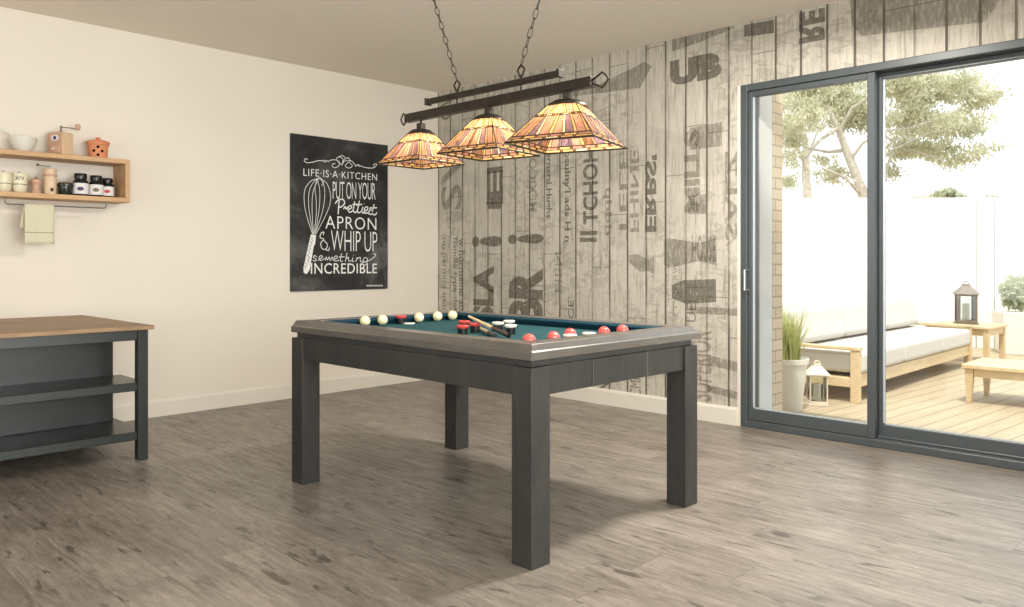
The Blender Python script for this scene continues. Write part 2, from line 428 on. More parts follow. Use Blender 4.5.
# printed letters and shapes of the wallpaper (children of the wall, ink film on its face)
def text_mesh(s, offset=0, shear=0, spacing=1):
    c = bpy.data.curves.new('lettering', 'FONT'); c.body = s; c.offset = offset; c.shear = shear; c.space_character = spacing; c.resolution_u = 3
    o = bpy.data.objects.new('tmp', c); COL.objects.link(o)
    dg = bpy.context.evaluated_depsgraph_get(); me = bpy.data.meshes.new_from_object(o.evaluated_get(dg))
    bpy.data.objects.remove(o); return me
def fit(me, fn):
    """fn maps (u,v) in 0..1 of the text's own box to a 3-D point"""
    xs = [v.co.x for v in me.vertices]; ys = [v.co.y for v in me.vertices]
    x0, x1, y0, y1 = min(xs), max(xs), min(ys), max(ys)
    for v in me.vertices: v.co = fn((v.co.x-x0)/(x1-x0), (v.co.y-y0)/(y1-y0))
    return me
def wall_text(s, px0, py0, px1, py1, way='up', mat='ink', off=.0):
    """stands in the box whose middle line is seen from (px0,py0) to (px1,py1) on the plank wall"""
    pm = (px0+px1)/2
    x0 = on(1, 0, px0, 200).x; x1 = on(1, 0, px1, 200).x; z1 = on(1, 0, pm, py0).z; z0 = on(1, 0, pm, py1).z
    me = text_mesh(s, off)
    Y = -.0012
    f = {'up': lambda u, v: (x1-(x1-x0)*v, Y, z0+(z1-z0)*u), 'down': lambda u, v: (x0+(x1-x0)*v, Y, z1-(z1-z0)*u),
         'mirror': lambda u, v: (x0+(x1-x0)*v, Y, z0+(z1-z0)*u), 'flat': lambda u, v: (x0+(x1-x0)*u, Y, z0+(z1-z0)*v)}[way]
    fit(me, f); me.materials.clear(); me.materials.append(M[mat]); me.name = 'printed_lettering'
    o = bpy.data.objects.new('printed_lettering', me); COL.objects.link(o); o.parent = wallb; return o
wall_text("SLA", 473, 266, 494, 322, 'up', off=.05)
wall_text("BR", 509, 268, 543, 324, 'up', off=.06)
wall_text("!", 472, 236, 502, 247, 'down', off=.04)
wall_text("!", 508, 234, 544, 244, 'down', off=.04)
wall_text("no permite usar", 441, 238, 447, 312, 'down', off=.0)
wall_text("handle type-det", 452, 238, 458, 312, 'down', off=.01)
wall_text("w hormeine au", 459, 238, 465, 310, 'down', off=.01)
wall_text("Bernard Hughs", 545, 146, 552, 218, 'down', off=.02)
wall_text("MEXICO", 529, 158, 537, 212, 'mirror', 'inklight', off=.02)
wall_text("ipsulny'l ads H n", 563, 148, 571, 242, 'down', off=.02)
wall_text("TCHOHHI", 583, 128, 598, 224, 'up', off=.03)
wall_text("II", 580, 231, 597, 242, 'up', off=.03)
wall_text("TELE", 619, 150, 628, 240, 'mirror', 'inklight', off=.02)
wall_text("FHINE", 630, 150, 639, 232, 'mirror', 'inklight', off=.02)
wall_text("qqqh", 603, 188, 612, 236, 'up', 'inklight', off=.02)
wall_text("ERBS'", 645, 155, 657, 232, 'mirror', off=.04)
wall_text("CE'", 568, 297, 574, 319, 'up', off=.0)
wall_text("CONSERVE", 673, 262, 679, 316, 'up', 'inklight', off=.0)
wall_text("GRANDE SEL", 665, 258, 669, 306, 'up', 'inklight', off=.0)
wall_text("UEI", 687, 300, 696, 322, 'up', off=.0)
wall_text("UB", 670, 56, 722, 82, 'flat', off=.08)
wall_text("RE", 799, 10, 825, 42, 'mirror', off=.05)
wall_text("SV", 441, 146, 462, 210, 'up', 'inklight', off=.02)
wall_text("OV", 440, 96, 452, 120, 'up', off=.03)
wall_text("E", 487, 170, 503, 204, 'mirror', off=.04)
wall_text("CMM", 630, 372, 641, 396, 'up', off=.0)
wall_text("NOS", 598, 352, 612, 392, 'up', off=.02)
wall_text("HEN", 555, 252, 562, 292, 'mirror', 'inklight', off=.0)
wall_text("SUPERIOR", 688, 330, 712, 400, 'up', 'inklight', off=.02)
wall_text("HOUSE", 692, 235, 716, 262, 'flat', 'inklight', off=.02)
wall_text("SALZ", 725, 150, 738, 240, 'mirror', 'inklight', off=.03)
wall_text("MILLS", 684, 130, 700, 212, 'up', 'inklight', off=.05)
wall_text("MARK", 466, 330, 476, 380, 'up', 'inklight', off=.0)
def wall_shape(polys, mat='inklight', name='printed_shape'):
    m = MB()
    for P in polys:
        pts = [on(1, 0, x, y) for x, y in P]
        m.add([(p.x, -.0008, p.z) for p in pts], [list(range(len(pts)))])
    o = m.build(name, M[mat], wallb); return o
wall_shape([[(850, 0), (852, 26), (862, 36), (985, 22), (1000, 0), (1024, -12), (1010, -30), (850, -8)]])
wall_shape([[(664, 242), (668, 238), (700, 243), (716, 238), (717, 266), (700, 261), (668, 268), (664, 264)]])
wall_shape([[(672, 285), (684, 280), (716, 279), (716, 302), (686, 304), (672, 298)]], 'ink')
wall_shape([[(600, 84), (645, 62), (652, 66), (640, 88), (560, 98), (560, 92)]])
wall_shape([[(672, 26), (700, 18), (726, 16), (735, 28), (700, 42), (672, 52)]], 'inklight')
wall_shape([[(744, 25), (774, 20), (774, 33), (744, 37)]], 'ink')
wall_shape([[(487, 168), (503, 166), (503, 172), (487, 174)], [(486, 202), (503, 202), (500, 209), (489, 209)]], 'ink')
wall_shape([[(629, 255), (637, 254), (648, 259), (654, 256), (654, 274), (648, 271), (640, 272), (629, 262)]], 'inklight')
wall_shape([[(690, 128), (722, 122), (722, 146), (690, 150)], [(688, 196), (706, 194), (706, 214), (688, 214)]], 'inklight')
wall_shape([[(708, 355), (738, 362), (738, 372), (708, 365)], [(708, 385), (738, 392), (738, 400), (708, 392)], [(690, 306), (738, 309), (738, 316), (690, 313)]], 'inklight')

# ---------------------------------------------------------------- sliding glass door
door = tag(empty('door_1', (DX0, 0, 0)), 'dark grey aluminium sliding glass door opening to the deck', None, kind='structure')
W = DX1-DX0
m = MB(); zb = .045
m.box((0, 0, 0), (.045, .16, DZ)); m.box((W-.045, 0, 0), (W, .16, DZ)); m.box((.045, 0, DZ-.045), (W-.045, .16, DZ)); m.box((.045, 0, 0), (W-.045, .16, zb))
m.box((.045, .062, zb), (W-.045, .072, zb+.012))
m.build('door_frame', M['alu'], door, bevel=.003, seg=1)
def sash(x0, x1, y0, y1, ls, rs, lab):
    m = MB(); z0, z1 = zb+.002, DZ-.047
    m.box((x0, y0, z0), (x0+ls, y1, z1)); m.box((x1-rs, y0, z0), (x1, y1, z1))
    m.box((x0+ls, y0, z0), (x1-rs, y1, z0+.075)); m.box((x0+ls, y0, z1-.035), (x1-rs, y1, z1))
    s = m.build('sash', M['alu'], door, bevel=.003, seg=1)
    q = MB().box((x0+ls, (y0+y1)/2-.004, z0+.075), (x1-rs, (y0+y1)/2+.004, z1-.035)); q.build('pane', M['glass'], s); 
    e = MB(); e.box((x0+ls, y0+.012, z0+.075), (x0+ls+.012, y0+.02, z1-.035)); e.box((x0+ls, y0+.012, z0+.075), (x1-rs, y0+.02, z0+.082))
    e.build('glazing_bead', paint_bead, s)
    return s
paint_bead = paint('pale_glazing_bead', (.45, .50, .53), .4, .02)
sash(.047, .842, .012, .060, .028, .045, '')
sash(.79, W-.047, .078, .126, .07, .05, '')
hz = on(1, 0, 744, 293).z; ht = on(1, 0, 744, 268).z
m = MB(); hx = .052
m.box((hx, .0, hz), (hx+.018, .012, ht)); m.build('handle_plate', M['alu'], door)
m = MB(); m.tube([(hx+.004, .0, ht-.012), (hx-.005, -.035, ht-.012), (hx-.005, -.035, hz+.02), (hx+.004, .0, hz+.02)], .006)
m.build('handle', paint('pale_handle_metal', (.5, .52, .53), .35, .02, metal=.7), door, smooth=True)

# ---------------------------------------------------------------- pool table
TX0, TX1, TY0, TY1, TZ = 2.10, 3.705, -2.718, -1.632, .785
tc = V((TX0+TX1)/2, (TY0+TY1)/2, 0)
table = tag(empty('pool_table', tc), 'dark grey wooden dining pool table with a teal cloth and square legs', 'pool table')
hx_, hy_ = (TX1-TX0)/2, (TY1-TY0)/2
LG = .097
for sx, sy in ((1, -1), (-1, -1), (1, 1), (-1, 1)):
    x = sx*(hx_-.003); y = sy*(hy_-.003)
    MB().box((x, y, 0), (x-sx*LG, y-sy*LG, TZ-.082)).build('leg', M['table'], table, bevel=.002)
ap0, ap1 = TZ-.185, TZ-.080
for s in (-1, 1):
    MB().box((-hx_+LG+.002, s*(hy_-.012), ap0), (hx_-LG-.002, s*(hy_-.034), ap1)).build('apron', M['table'], table, bevel=.002, seg=1)
# long end toward the glass door: drawer between two fixed panels
yy = lambda px: on(0, TX1, px, 350).y - tc.y
a, b_, c_, d_ = -hy_+LG+.002, yy(595), yy(649.5), hy_-LG-.002
for s in (-1, 1):
    x0, x1 = s*(hx_-.012), s*(hx_-.034)
    MB().box((x0, a, ap0), (x1, b_-.002, ap1)).build('apron', M['table'], table, bevel=.002, seg=1)
    MB().box((x0, c_+.002, ap0), (x1, d_, ap1)).build('apron', M['table'], table, bevel=.002, seg=1)
    MB().box((x0+s*.002, b_+.001, ap0+.001), (x1, c_-.001, ap1-.001)).build('drawer', M['table'], table, bevel=.002, seg=1)
# plinth strip between frame and top, then the mitred rail boards
m = MB(); q = .022
o_, i_ = (hx_-q, hy_-q), (hx_-.10, hy_-.10)
def ring(m, o, i, z0, z1):
    vs = []
    for z in (z0, z1):
        for (x, y) in (o, i): vs += [(x, y, z), (-x, y, z), (-x, -y, z), (x, -y, z)]
    fs = []
    for k in range(4):
        l = (k+1) % 4
        fs += [(k, l, 8+l, 8+k), (4+k, 4+l, 12+l, 12+k), (k, l, 4+l, 4+k), (8+k, 8+l, 12+l, 12+k)]
    m.add(vs, fs)
ring(m, o_, i_, TZ-.080, TZ-.0565); m.build('sub_frame', M['table'], table)
RW = .100
cr = [(hx_, hy_), (-hx_, hy_), (-hx_, -hy_), (hx_, -hy_)]
for k in range(4):
    (x0, y0), (x1, y1) = cr[k], cr[(k+1) % 4]
    def inn(x, y, d): return (x-math.copysign(d, x), y-math.copysign(d, y))
    def off(x, y, gap=.0006):   # tiny mitre gap
        dx, dy = x1-x0, y1-y0; L = math.hypot(dx, dy); return dx/L*gap, dy/L*gap
    gx, gy = off(0, 0)
    def P(x, y, d, z, s): ix, iy = inn(x, y, d); return (ix+s*gx, iy+s*gy, z)
    sec = [(.0, TZ-.056), (.0, TZ-.027), (.006, TZ-.023), (.017, TZ), (RW, TZ), (RW, TZ-.056)]
    vs = [P(x0, y0, d, z, 1) for d, z in sec] + [P(x1, y1, d, z, -1) for d, z in sec]
    n = len(sec); fs = [list(range(n)), list(range(n, 2*n))[::-1]] + [(i, (i+1) % n, n+(i+1) % n, n+i) for i in range(n)]
    mm = MB(); mm.add(vs, fs); mm.m = [0]*len(fs)
    mm.build('rail', M['tabletop'], table, bevel=.002, seg=2)
CZ = TZ-.037
MB().box((-hx_+RW-.004, -hy_+RW-.004, CZ-.02), (hx_-RW+.004, hy_-RW+.004, CZ)).build('playing_surface', M['cloth'], table)
ci = [(hx_-RW, hy_-RW), (-hx_+RW, hy_-RW), (-hx_+RW, -hy_+RW), (hx_-RW, -hy_+RW)]
for k in range(4):
    (x0, y0), (x1, y1) = ci[k], ci[(k+1) % 4]
    sec = [(.0006, CZ+.0005), (.0006, TZ-.002), (.012, TZ-.001), (.042, TZ-.008), (.044, TZ-.014), (.030, CZ+.0005)]
    def inn(x, y, d): return (x-math.copysign(d, x), y-math.copysign(d, y))
    vs = [(*inn(x0, y0, d), z) for d, z in sec] + [(*inn(x1, y1, d), z) for d, z in sec]
    n = len(sec); fs = [list(range(n)), list(range(n, 2*n))[::-1]] + [(i, (i+1) % n, n+(i+1) % n, n+i) for i in range(n)]
    mm = MB(); mm.add(vs, fs); mm.build('cushion', M['cushion'], table, smooth=True)
# balls
BR = .0265
def ball(mat, x, y, label, group):
    m = MB(); pr = [(BR*math.sin(math.pi*i/20), -BR*math.cos(math.pi*i/20)) for i in range(21)]; pr[0] = (0, -BR); pr[-1] = (0, BR)
    o = m.lathe(pr, (0, 0, BR), 28).build('pool_ball', mat, None, smooth=True, loc=(x, y, CZ+.0003)); return tag(o, label, 'ball', group)
wl = ['cream pool ball farthest left, half hidden by the front rail', 'cream pool ball between the leftmost ball and the lone red bumper',
      'cream pool ball right beside the flat white ring', 'second cream pool ball from the far corner of the table', 'cream pool ball in the far corner, furthest right of the cream ones']
for k, px in enumerate((365, 382.5, 419, 437.5, 452.5)):
    ball(M['ivory'], 2.278, on(0, 2.278, px, 320).y, wl[k], 'cream pool balls along the far end of the table')
rl = ['red pool ball nearest to the front corner of the table', 'red pool ball second from the front corner', 'red pool ball half hidden behind a white ring by the near rail',
      'second red pool ball from the right end of its row', 'red pool ball furthest right, beside the right rail corner']
for k, px in enumerate((529, 553.5, 570, 604, 622.5)):
    ball(M['redball'], 3.475 if k == 2 else 3.522, on(0, 3.475 if k == 2 else 3.522, px, 330).y, rl[k], 'red pool balls along the near end of the table')
def bumper(loc, ringm, label, grp, hgt=.043):
    r = tag(empty('bumper', loc), label, 'bumper', grp)
    MB().lathe([(.0, 0), (.0225, 0), (.0225, hgt-.0135), (0, hgt-.0135)], n=24).build('post', M['black'], r, smooth=True)
    MB().lathe([(.0175, hgt-.0133), (.0225, hgt-.0133), (.0225, hgt-.010), (.0265, hgt-.010), (.028, hgt-.008), (.028, hgt-.003), (.025, hgt), (.0175, hgt), (.0175, hgt-.0133)], n=28).build('rubber_ring', ringm, r, smooth=True)
    MB().lathe([(0, hgt-.0133), (.017, hgt-.0133), (.017, hgt-.006), (0, hgt-.006)], n=24).build('cap', M['black'], r, smooth=True)
    return r
def bz(px, py, h=.04):
    return on(2, CZ+h, px, py)
def putb(px, py, ringm, label, grp):
    p = bz(px, py); bumper((p.x, p.y, CZ+.0003), ringm, label, grp)
gB = 'red ringed bumpers in the middle of the cloth'; gW = 'white ringed bumpers in the middle of the cloth'
putb(462.5, 325.8, M['redring'], 'red ringed bumper furthest left of the middle cluster, front row', gB)
putb(464, 321.3, M['redring'], 'red ringed bumper furthest back of the middle cluster', gB)
putb(475, 323.7, M['redring'], 'red ringed bumper under the crossing cue tips, right of its cluster', gB)
putb(498, 322.6, M['whitering'], 'white ringed bumper furthest left of the three white ones', gW)
putb(509, 320.9, M['whitering'], 'white ringed bumper furthest back of the three white ones', gW)
putb(510.5, 325.2, M['whitering'], 'white ringed bumper nearest the front rail, right of the cues', gW)
p = on(0, 2.28, 401, 318); bumper((2.28, p.y, CZ+.0003), M['redring'], 'lone red ringed bumper between two cream balls at far end', None)
def flat_ring(x, y, label):
    o = MB().lathe([(.019, .0), (.029, .0), (.031, .003), (.029, .006), (.019, .006), (.019, 0)], n=28).build('pocket_ring', M['whitering'], None, smooth=True, loc=(x, y, CZ+.0003))
    tag(o, label, 'pocket ring', 'white rings round the pocket holes')
p = on(2, CZ+.005, 409, 322.8); flat_ring(max(p.x, 2.32), on(0, max(p.x, 2.32), 409, 322).y, 'flat white pocket ring lying left of the third cream ball')
def riser_ring(x, y, label):
    r = tag(empty('bumper', (x, y, CZ+.0003)), label, 'bumper', 'white ringed bumpers by the near rail')
    MB().lathe([(0, 0), (.016, 0), (.016, .022), (0, .022)], n=24).build('post', M['black'], r, smooth=True)
    MB().lathe([(.0165, .021), (.026, .021), (.029, .025), (.029, .031), (.026, .034), (.0165, .034), (.0165, .021)], n=28).build('rubber_ring', M['whitering'], r, smooth=True)
riser_ring(3.522, on(0, 3.522, 571, 332).y-.006, 'white ringed bumper in front of the third red ball')
riser_ring(3.522, on(0, 3.522, 589, 330).y, 'white ringed bumper between the third and fourth red balls')
def cue(pa, pb, label):
    a = Vector(pa); b = Vector(pb); d = b-a; L = d.length
    r = tag(empty('cue', a), label, 'cue', 'short cues crossing the cloth')
    def seg(t0, t1, r0, r1, name, mat):
        MB().tube([d*t0, d*t1], [r0, r1], 12).build(name, mat, r, smooth=True)
    seg(0, .015, .0055, .006, 'tip', M['whitering']); seg(.0152, .62, .006, .0085, 'shaft', M['cue']); seg(.6202, .97, .0085, .010, 'butt', M['cuedark']); seg(.9702, 1, .0100, .0095, 'end_cap', M['black'])
def cz(px, py, h): p = on(2, CZ+h, px, py); return (p.x, p.y, CZ+h)
cue(cz(469, 316.5, .066), cz(509, 336.0, .0125), 'longer pale cue with dark butt, lying over the red bumpers')
cue(cz(479.5, 328, .010), cz(495.0, 336.0, .0125), 'short pale cue with dark butt, nearer the front rail')

# ---------------------------------------------------------------- billiard pendant lamp over the table
LY = tc.y
def lp(px, py): return on(1, LY, px, py)
mid = lp(488, 100); root = tag(empty('billiard_lamp', (mid.x, LY, H)), 'three shade stained glass billiard lamp hanging on chains above the table', 'ceiling lamp')
def L_(p): return Vector(p) - root.location
ZB = 1.811; ZU = 1.874
xa, xb = lp(408, 100).x, lp(592, 100).x; ua, ub = lp(428, 100).x, lp(560, 100).x
def barM(x0, x1, z, h, name, m=None):
    mm = MB().box((x0-mid.x, -h*.5, z-H-h/2), (x1-mid.x, h*.5, z-H+h/2)); return mm.build(name, M['iron'], root, bevel=.002)
barM(xa, xb, ZB, .041, 'lower_bar'); barM(ua, ub, ZU, .026, 'upper_bar')
for x in (xa, xb): barM(x-.006, x+.006, ZB, .042, 'bar_cap')
for x in (ua, ub): barM(x-.008, x+.008, ZU, .036, 'bar_cap')
def loop_path(c, ax, up, L, Wd):
    c = Vector(c); ax = Vector(ax); up = Vector(up)
    pts = [(-.14, 0), (-.30, .28), (-.5, .60), (-.28, .82), (0, 1), (.28, .82), (.5, .60), (.30, .28), (.14, 0)]
    return [c + ax*(q[0]*Wd) + up*(q[1]*L) for q in pts]
# decorative loops at the bar ends
for x, s in ((xa, -1), (xb, 1)):
    MB().tube(loop_path(V(x+s*.006-mid.x, 0, ZB-H), (0, 0, 1), (s, 0, 0), .078 if s > 0 else .052, .062), .0045, 8, True).build('end_loop', M['iron'], root, smooth=True)
chains = [((457, 83), (433.5, 0)), ((521, 62), (538.5, 0))]
for (bx_, by_), (tx, ty) in chains:
    p0 = lp(bx_, by_); p1 = lp(tx, ty); x = p0.x-mid.x
    MB().tube([(x, 0, ZB-H+.018), (x, 0, ZU-H+.028)], .0045, 8).build('rod', M['iron'], root, smooth=True)
    MB().tube(loop_path((x, 0, ZU-H+.022), (1, 0, 0), (0, 0, 1), .052, .042), .0045, 8, True).build('hanging_loop', M['iron'], root, smooth=True)
    a = V(x, 0, ZU-H+.072); d = (p1-p0); d.y = 0; d.normalize(); T = (-.012-a.z)/d.z; b = a+d*T
    n = int((b-a).length/.040); mm = MB(); side = d.cross(V(0, 1, 0)).normalized()
    for k in range(n):
        c = a + (b-a)*((k+.5)/n); s2 = (RT if k % 2 else FW*.9+RT*.25); s2 = (s2 - d*s2.dot(d)).normalized()
        hl = (b-a).length/n*.60; ww = .0100
        pts = [c + d*(hl*math.cos(t)) + s2*(ww*math.sin(t)) for t in [2*math.pi*i/12 for i in range(12)]]
        mm.tube(pts, .0021, 6, True)
    mm.build('chain', M['iron'], root, smooth=True)
    MB().lathe([(0, -.03), (.008, -.028), (.02, -.016), (.034, -.006), (.036, -.0005), (0, -.0005)], (b.x, 0, 0), 24).build('ceiling_canopy', M['iron'], root, smooth=True)
def shade(px, hd, zb, zt, yaw):
    x = lp(px, 120).x
    q = empty('lamp_shade'); q.parent = root; q.location = (x-mid.x, 0, 0); q.rotation_euler = (0, 0, yaw)
    s = hd/math.sqrt(2); t = s*.30; zb -= H; zt -= H
    def pt(k, u, v, o=0):
        h = s*v + t*(1-v); h += .012*math.sin(math.pi*v)*0
        x, y, z = h, u*h, zt+(zb-zt)*v
        c, sn = [(1, 0), (0, 1), (-1, 0), (0, -1)][k]
        return (x*c - y*sn, x*sn + y*c, z)
    rr = random.Random(int(px))
    lead = MB()
    A, RO, PL, CR, RU = 0, 1, 2, 3, 4
    main = [-1, -.90, -.68, -.60, -.38, -.30, -.05, .05, .30, .38, .60, .68, .90, 1]
    kinds = [A, RO, A, PL, CR, RO, A, RO, CR, PL, A, RO, A]
    for k in range(4):
        mm = MB()
        lean = [0] + [rr.uniform(-.13, .13) for _ in range(6)]
        def row(v0, v1, top, bot, col, lw):
            for i in range(len(top)-1):
                mm.add([pt(k, top[i], v0), pt(k, top[i+1], v0), pt(k, bot[i+1], v1), pt(k, bot[i], v1)], [(0, 1, 2, 3)], col[i])
                if i: lead.tube([pt(k, top[i], v0), pt(k, bot[i], v1)], lw, 4)
        # crown row, bead row, tall fan, border rows
        c0 = [-1, -.72, -.40, -.30, .30, .40, .72, 1]
        c0t = [-1, -.80, -.25, -.12, .12, .25, .80, 1]
        row(0, .30, c0t, c0, [A, RO, A, rr.choice([RO, A]), A, RO, A], .0016)
        e = [-1, -.86, -.74, -.62, -.50, -.22, -.11, 0, .11, .22, .50, .62, .74, .86, 1]
        row(.30, .345, e, e, [RU, A, RU, A, CR, RU, A, A, RU, CR, A, RU, A, RU], .0022)
        tp = [u + (lean[1+i//2 % 6] if 0 < i < len(main)-1 else 0) for i, u in enumerate(main)]
        tp = [max(-.97, min(.97, u)) if 0 < i < len(main)-1 else u for i, u in enumerate(tp)]
        tp = sorted(tp)
        row(.345, .86, tp, main, [q_ if rr.random() < .85 else rr.choice([RO, PL, RU]) for q_ in kinds], .0017)
        b1 = [-1, -.70, -.64, -.36, -.30, -.03, .03, .30, .36, .64, .70, 1]
        row(.86, .93, b1, b1, [RO, RU, A, RU, RO, RU, RO, RU, A, RU, RO], .0020)
        b2 = [-1, -.88, -.52, -.46, -.14, -.08, .22, .28, .56, .62, 1]
        row(.93, 1.0, b2, b2, [A, A, RU, A, RU, CR, RU, A, RU, A], .0020)
        for v, lw in ((0, .002), (.30, .0020), (.345, .0024), (.86, .0026), (.93, .0014), (1, .0044)):
            lead.tube([pt(k, -1, v), pt(k, 1, v)], lw, 6)
        mm.build('glass_panel', SG, q)
        lead.tube([pt(k, 1, 0), pt(k, 1, 1)], .0024, 6)
    lead.build('lead_came', M['iron'], q)
    # metal cap, neck and bulb
    R = t*1.42
    MB().lathe([(0, zt+.022), (R*.35, zt+.022), (R*.72, zt+.016), (R*1.0, zt+.002), (R*1.04, zt-.008), (R*.98, zt-.008), (0, zt+.001)], n=4*6).build('shade_cap', M['iron'], q, smooth=True)
    MB().box((-.017, -.017, zt+.020), (.017, .017, zt+.052)).build('neck', M['iron'], q, bevel=.004)
    MB().lathe([(.006, zt+.05), (.006, ZB-H-.014)], n=10).build('stem', M['iron'], q)
    MB().lathe([(0, zt-.085), (.015, zt-.08), (.022, zt-.062), (.017, zt-.04), (.010, zt-.028), (.010, zt-.009), (0, zt-.009)], n=20).build('bulb', bulbm, q, smooth=True)
    l = lamp('lamp_light', 'POINT', (0, 0, 0), BULB, (1, .80, .55), shadow_soft_size=.028); l.parent = q; l.location = (0, 0, zt-.105)
BULB = 3.4
bulbm, nt_, b_m = new('lit_bulb'); b_m.inputs['Base Color'].default_value = (1, .9, .7, 1)
b_m.inputs['Emission Color'].default_value = (1, .78, .48, 1); b_m.inputs['Emission Strength'].default_value = 12
shade(421, .219, 1.566, 1.722, math.radians(3))
shade(489, .240, 1.569, 1.733, math.radians(9))
shade(567.5, .276, 1.563, 1.733, math.radians(17))

# ---------------------------------------------------------------- chalkboard poster
py0, py1, pz0, pz1 = -1.512, -.580, .833, 2.070
poster = tag(empty('chalkboard_poster', (0, (py0+py1)/2, pz0)), 'black chalkboard style poster with white kitchen lettering and a whisk', 'poster')
MB().box((.0006, py0-poster.location.y, 0), (.018, py1-poster.location.y, pz1-pz0)).build('panel', M['board'], poster, bevel=.0015, seg=1)
PO = (280, 120); PSC = 3.372
def pp(u, v, x=.0186):
    p = on(0, x, PO[0]+u/PSC, PO[1]+v/PSC); return V(x, p.y, p.z) - poster.location
def poster_text(s, x0, yt0, yb0, x1, yt1, yb1, off=.0, name='lettering', sp=1):
    """(x0: top yt0, bottom yb0) to (x1: top yt1, bottom yb1) in sighted crop units"""
    me = text_mesh(s, off, spacing=sp)
    c00, c01, c10, c11 = pp(x0, yb0), pp(x0, yt0), pp(x1, yb1), pp(x1, yt1)
    fit(me, lambda u, v: (c00*(1-u)+c10*u)*(1-v) + (c01*(1-u)+c11*u)*v)
    me.materials.clear(); me.materials.append(M['chalk']); me.name = name
    o = bpy.data.objects.new(name, me); COL.objects.link(o); o.parent = poster
def catmull(P, n=6):
    P = [P[0]] + list(P) + [P[-1]]; out = []
    for i in range(1, len(P)-2):
        for k in range(n):
            t = k/n; a, b, c, d = P[i-1], P[i], P[i+1], P[i+2]
            out.append(tuple(.5*((2*b[j]) + (-a[j]+c[j])*t + (2*a[j]-5*b[j]+4*c[j]-d[j])*t*t + (-a[j]+3*b[j]-3*c[j]+d[j])*t**3) for j in (0, 1)))
    out.append(P[-1]); return out
def stroke(m, pts, w, smooth=True):
    P = catmull(pts) if smooth and len(pts) > 2 else pts
    Q = [pp(*p) for p in P]; n = len(Q); base = len(m.v)
    for i, p in enumerate(Q):
        t = Q[min(i+1, n-1)]-Q[max(i-1, 0)]; t.normalize(); nrm = V(0, -t.z, t.y)*(w/2)
        m.v += [p+nrm, p-nrm]
    for i in range(n-1): m.f.append([base+2*i, base+2*i+1, base+2*i+3, base+2*i+2]); m.m.append(0)
poster_text('LIFE\u00b7IS\u00b7A\u00b7KITCHEN', 79, 163, 188, 327, 182, 204, -.004, sp=1.12)
poster_text('PUT ON YOUR', 178, 207, 266, 322, 212, 269, -.008, sp=.9)
poster_text('APRON', 153, 322, 366, 325, 331, 371, -.006, sp=1.1)
poster_text('WHIP UP', 172, 372, 441, 328, 378, 445, -.014, sp=.95)
poster_text('INCREDIBLE', 104, 482, 519, 327, 484, 517, .004, sp=1.08)
m = MB()   # small signature scribble
for k in range(7): stroke(m, [(292+8*k, 561), (294+8*k, 555.5), (296+8*k, 561), (299+8*k, 557)], .004)
m.build('signature', M['chalk'], poster)
m = MB()   # "Prettiest" handwritten
for s in ([(200,268),(198,290),(196,318)], [(186,282),(196,270),(212,268),(218,280),(208,292),(199,294)],
          [(214,300),(220,292),(222,300),(226,296),(232,292)], [(230,302),(240,297),(241,290),(234,290),(229,300),(234,311),(246,306)],
          [(252,274),(249,292),(247,306),(254,312),(260,306)], [(244,285),(262,284)], [(268,272),(264,292),(261,308),(267,313),(273,308)], [(258,288),(277,284)],
          [(280,292),(276,306),(280,314),(286,310)], [(283,282),(284,283)], [(286,307),(294,303),(296,295),(290,293),(284,303),(287,314),(298,312)],
          [(298,312),(308,295),(303,299),(312,308),(308,318),(298,315)], [(318,284),(313,302),(312,316),(320,320),(327,312)], [(307,297),(327,296)]): stroke(m, s, .0105)
m.build('handwriting', M['chalk'], poster); m = MB()
for s in ([(124,462),(117,457),(113,463),(122,470),(118,476),(110,472)], [(128,474),(138,466),(144,460),(136,458),(131,466),(138,474),(150,466)],
          [(152,474),(156,462),(160,472),(166,462),(170,474),(176,462),(180,474)], [(181,470),(192,466),(192,459),(185,460),(182,470),(188,476),(200,472)],
          [(208,450),(204,466),(205,477),(212,475)], [(198,462),(218,461)], [(226,448),(220,478)], [(221,472),(230,462),(232,476),(240,474)],
          [(246,464),(243,476),(250,476)], [(248,457),(249,457.6)], [(256,478),(260,464),(262,468),(270,463),(272,478),(280,475)],
          [(294,466),(285,464),(281,474),(290,478),(296,466)], [(296,466),(292,484),(282,490),(278,482),(296,476),(318,462),(322,452),(314,452)]): stroke(m, s, .0062)
m.build('handwriting', M['chalk'], poster); m = MB()
for s in ([(150,380),(140,380),(135,396),(148,402),(138,414),(141,432),(154,436),(160,420),(148,406)], [(152,436),(164,440),(166,430)], [(146,375),(147,388)]): stroke(m, s, .007)
m.build('handwriting', M['chalk'], poster)
m = MB()   # flourish
for s in ([(94,134),(86,130),(82,136),(90,144),(110,142),(130,137),(148,138)], [(146,134),(152,142),(156,136),(162,141)], [(162,140),(178,134),(196,138),(208,152),(216,140),(236,136),(250,146)],
          [(186,146),(176,150),(180,160),(194,158),(200,146),(190,132),(200,124),(212,132),(209,150)], [(209,150),(218,132),(232,128),(236,140),(226,146),(220,156),(234,162),(244,154),(236,146)],
          [(196,126),(208,120),(220,126)], [(250,146),(256,156),(262,150),(268,158)], [(262,150),(280,158),(302,162),(318,160),(326,150),(318,148),(315,156)]): stroke(m, s, .0055)
m.build('flourish', M['chalk'], poster)
m = MB()   # whisk
for s in ([(110,385),(92,330),(82,280),(84,235),(104,206),(132,196)], [(112,385),(102,330),(96,280),(100,235),(116,206),(132,196)], [(115,385),(122,320),(122,270),(118,230),(124,204),(134,194)],
          [(118,385),(140,320),(150,270),(150,230),(142,206),(132,196)], [(121,385),(150,330),(168,285),(170,250),(158,214),(132,196)], [(113,386),(108,300),(112,240),(130,200)], [(118,386),(132,300),(134,240),(128,206)],
          [(122,204),(134,194),(146,208),(140,222)]): stroke(m, s, .0046)
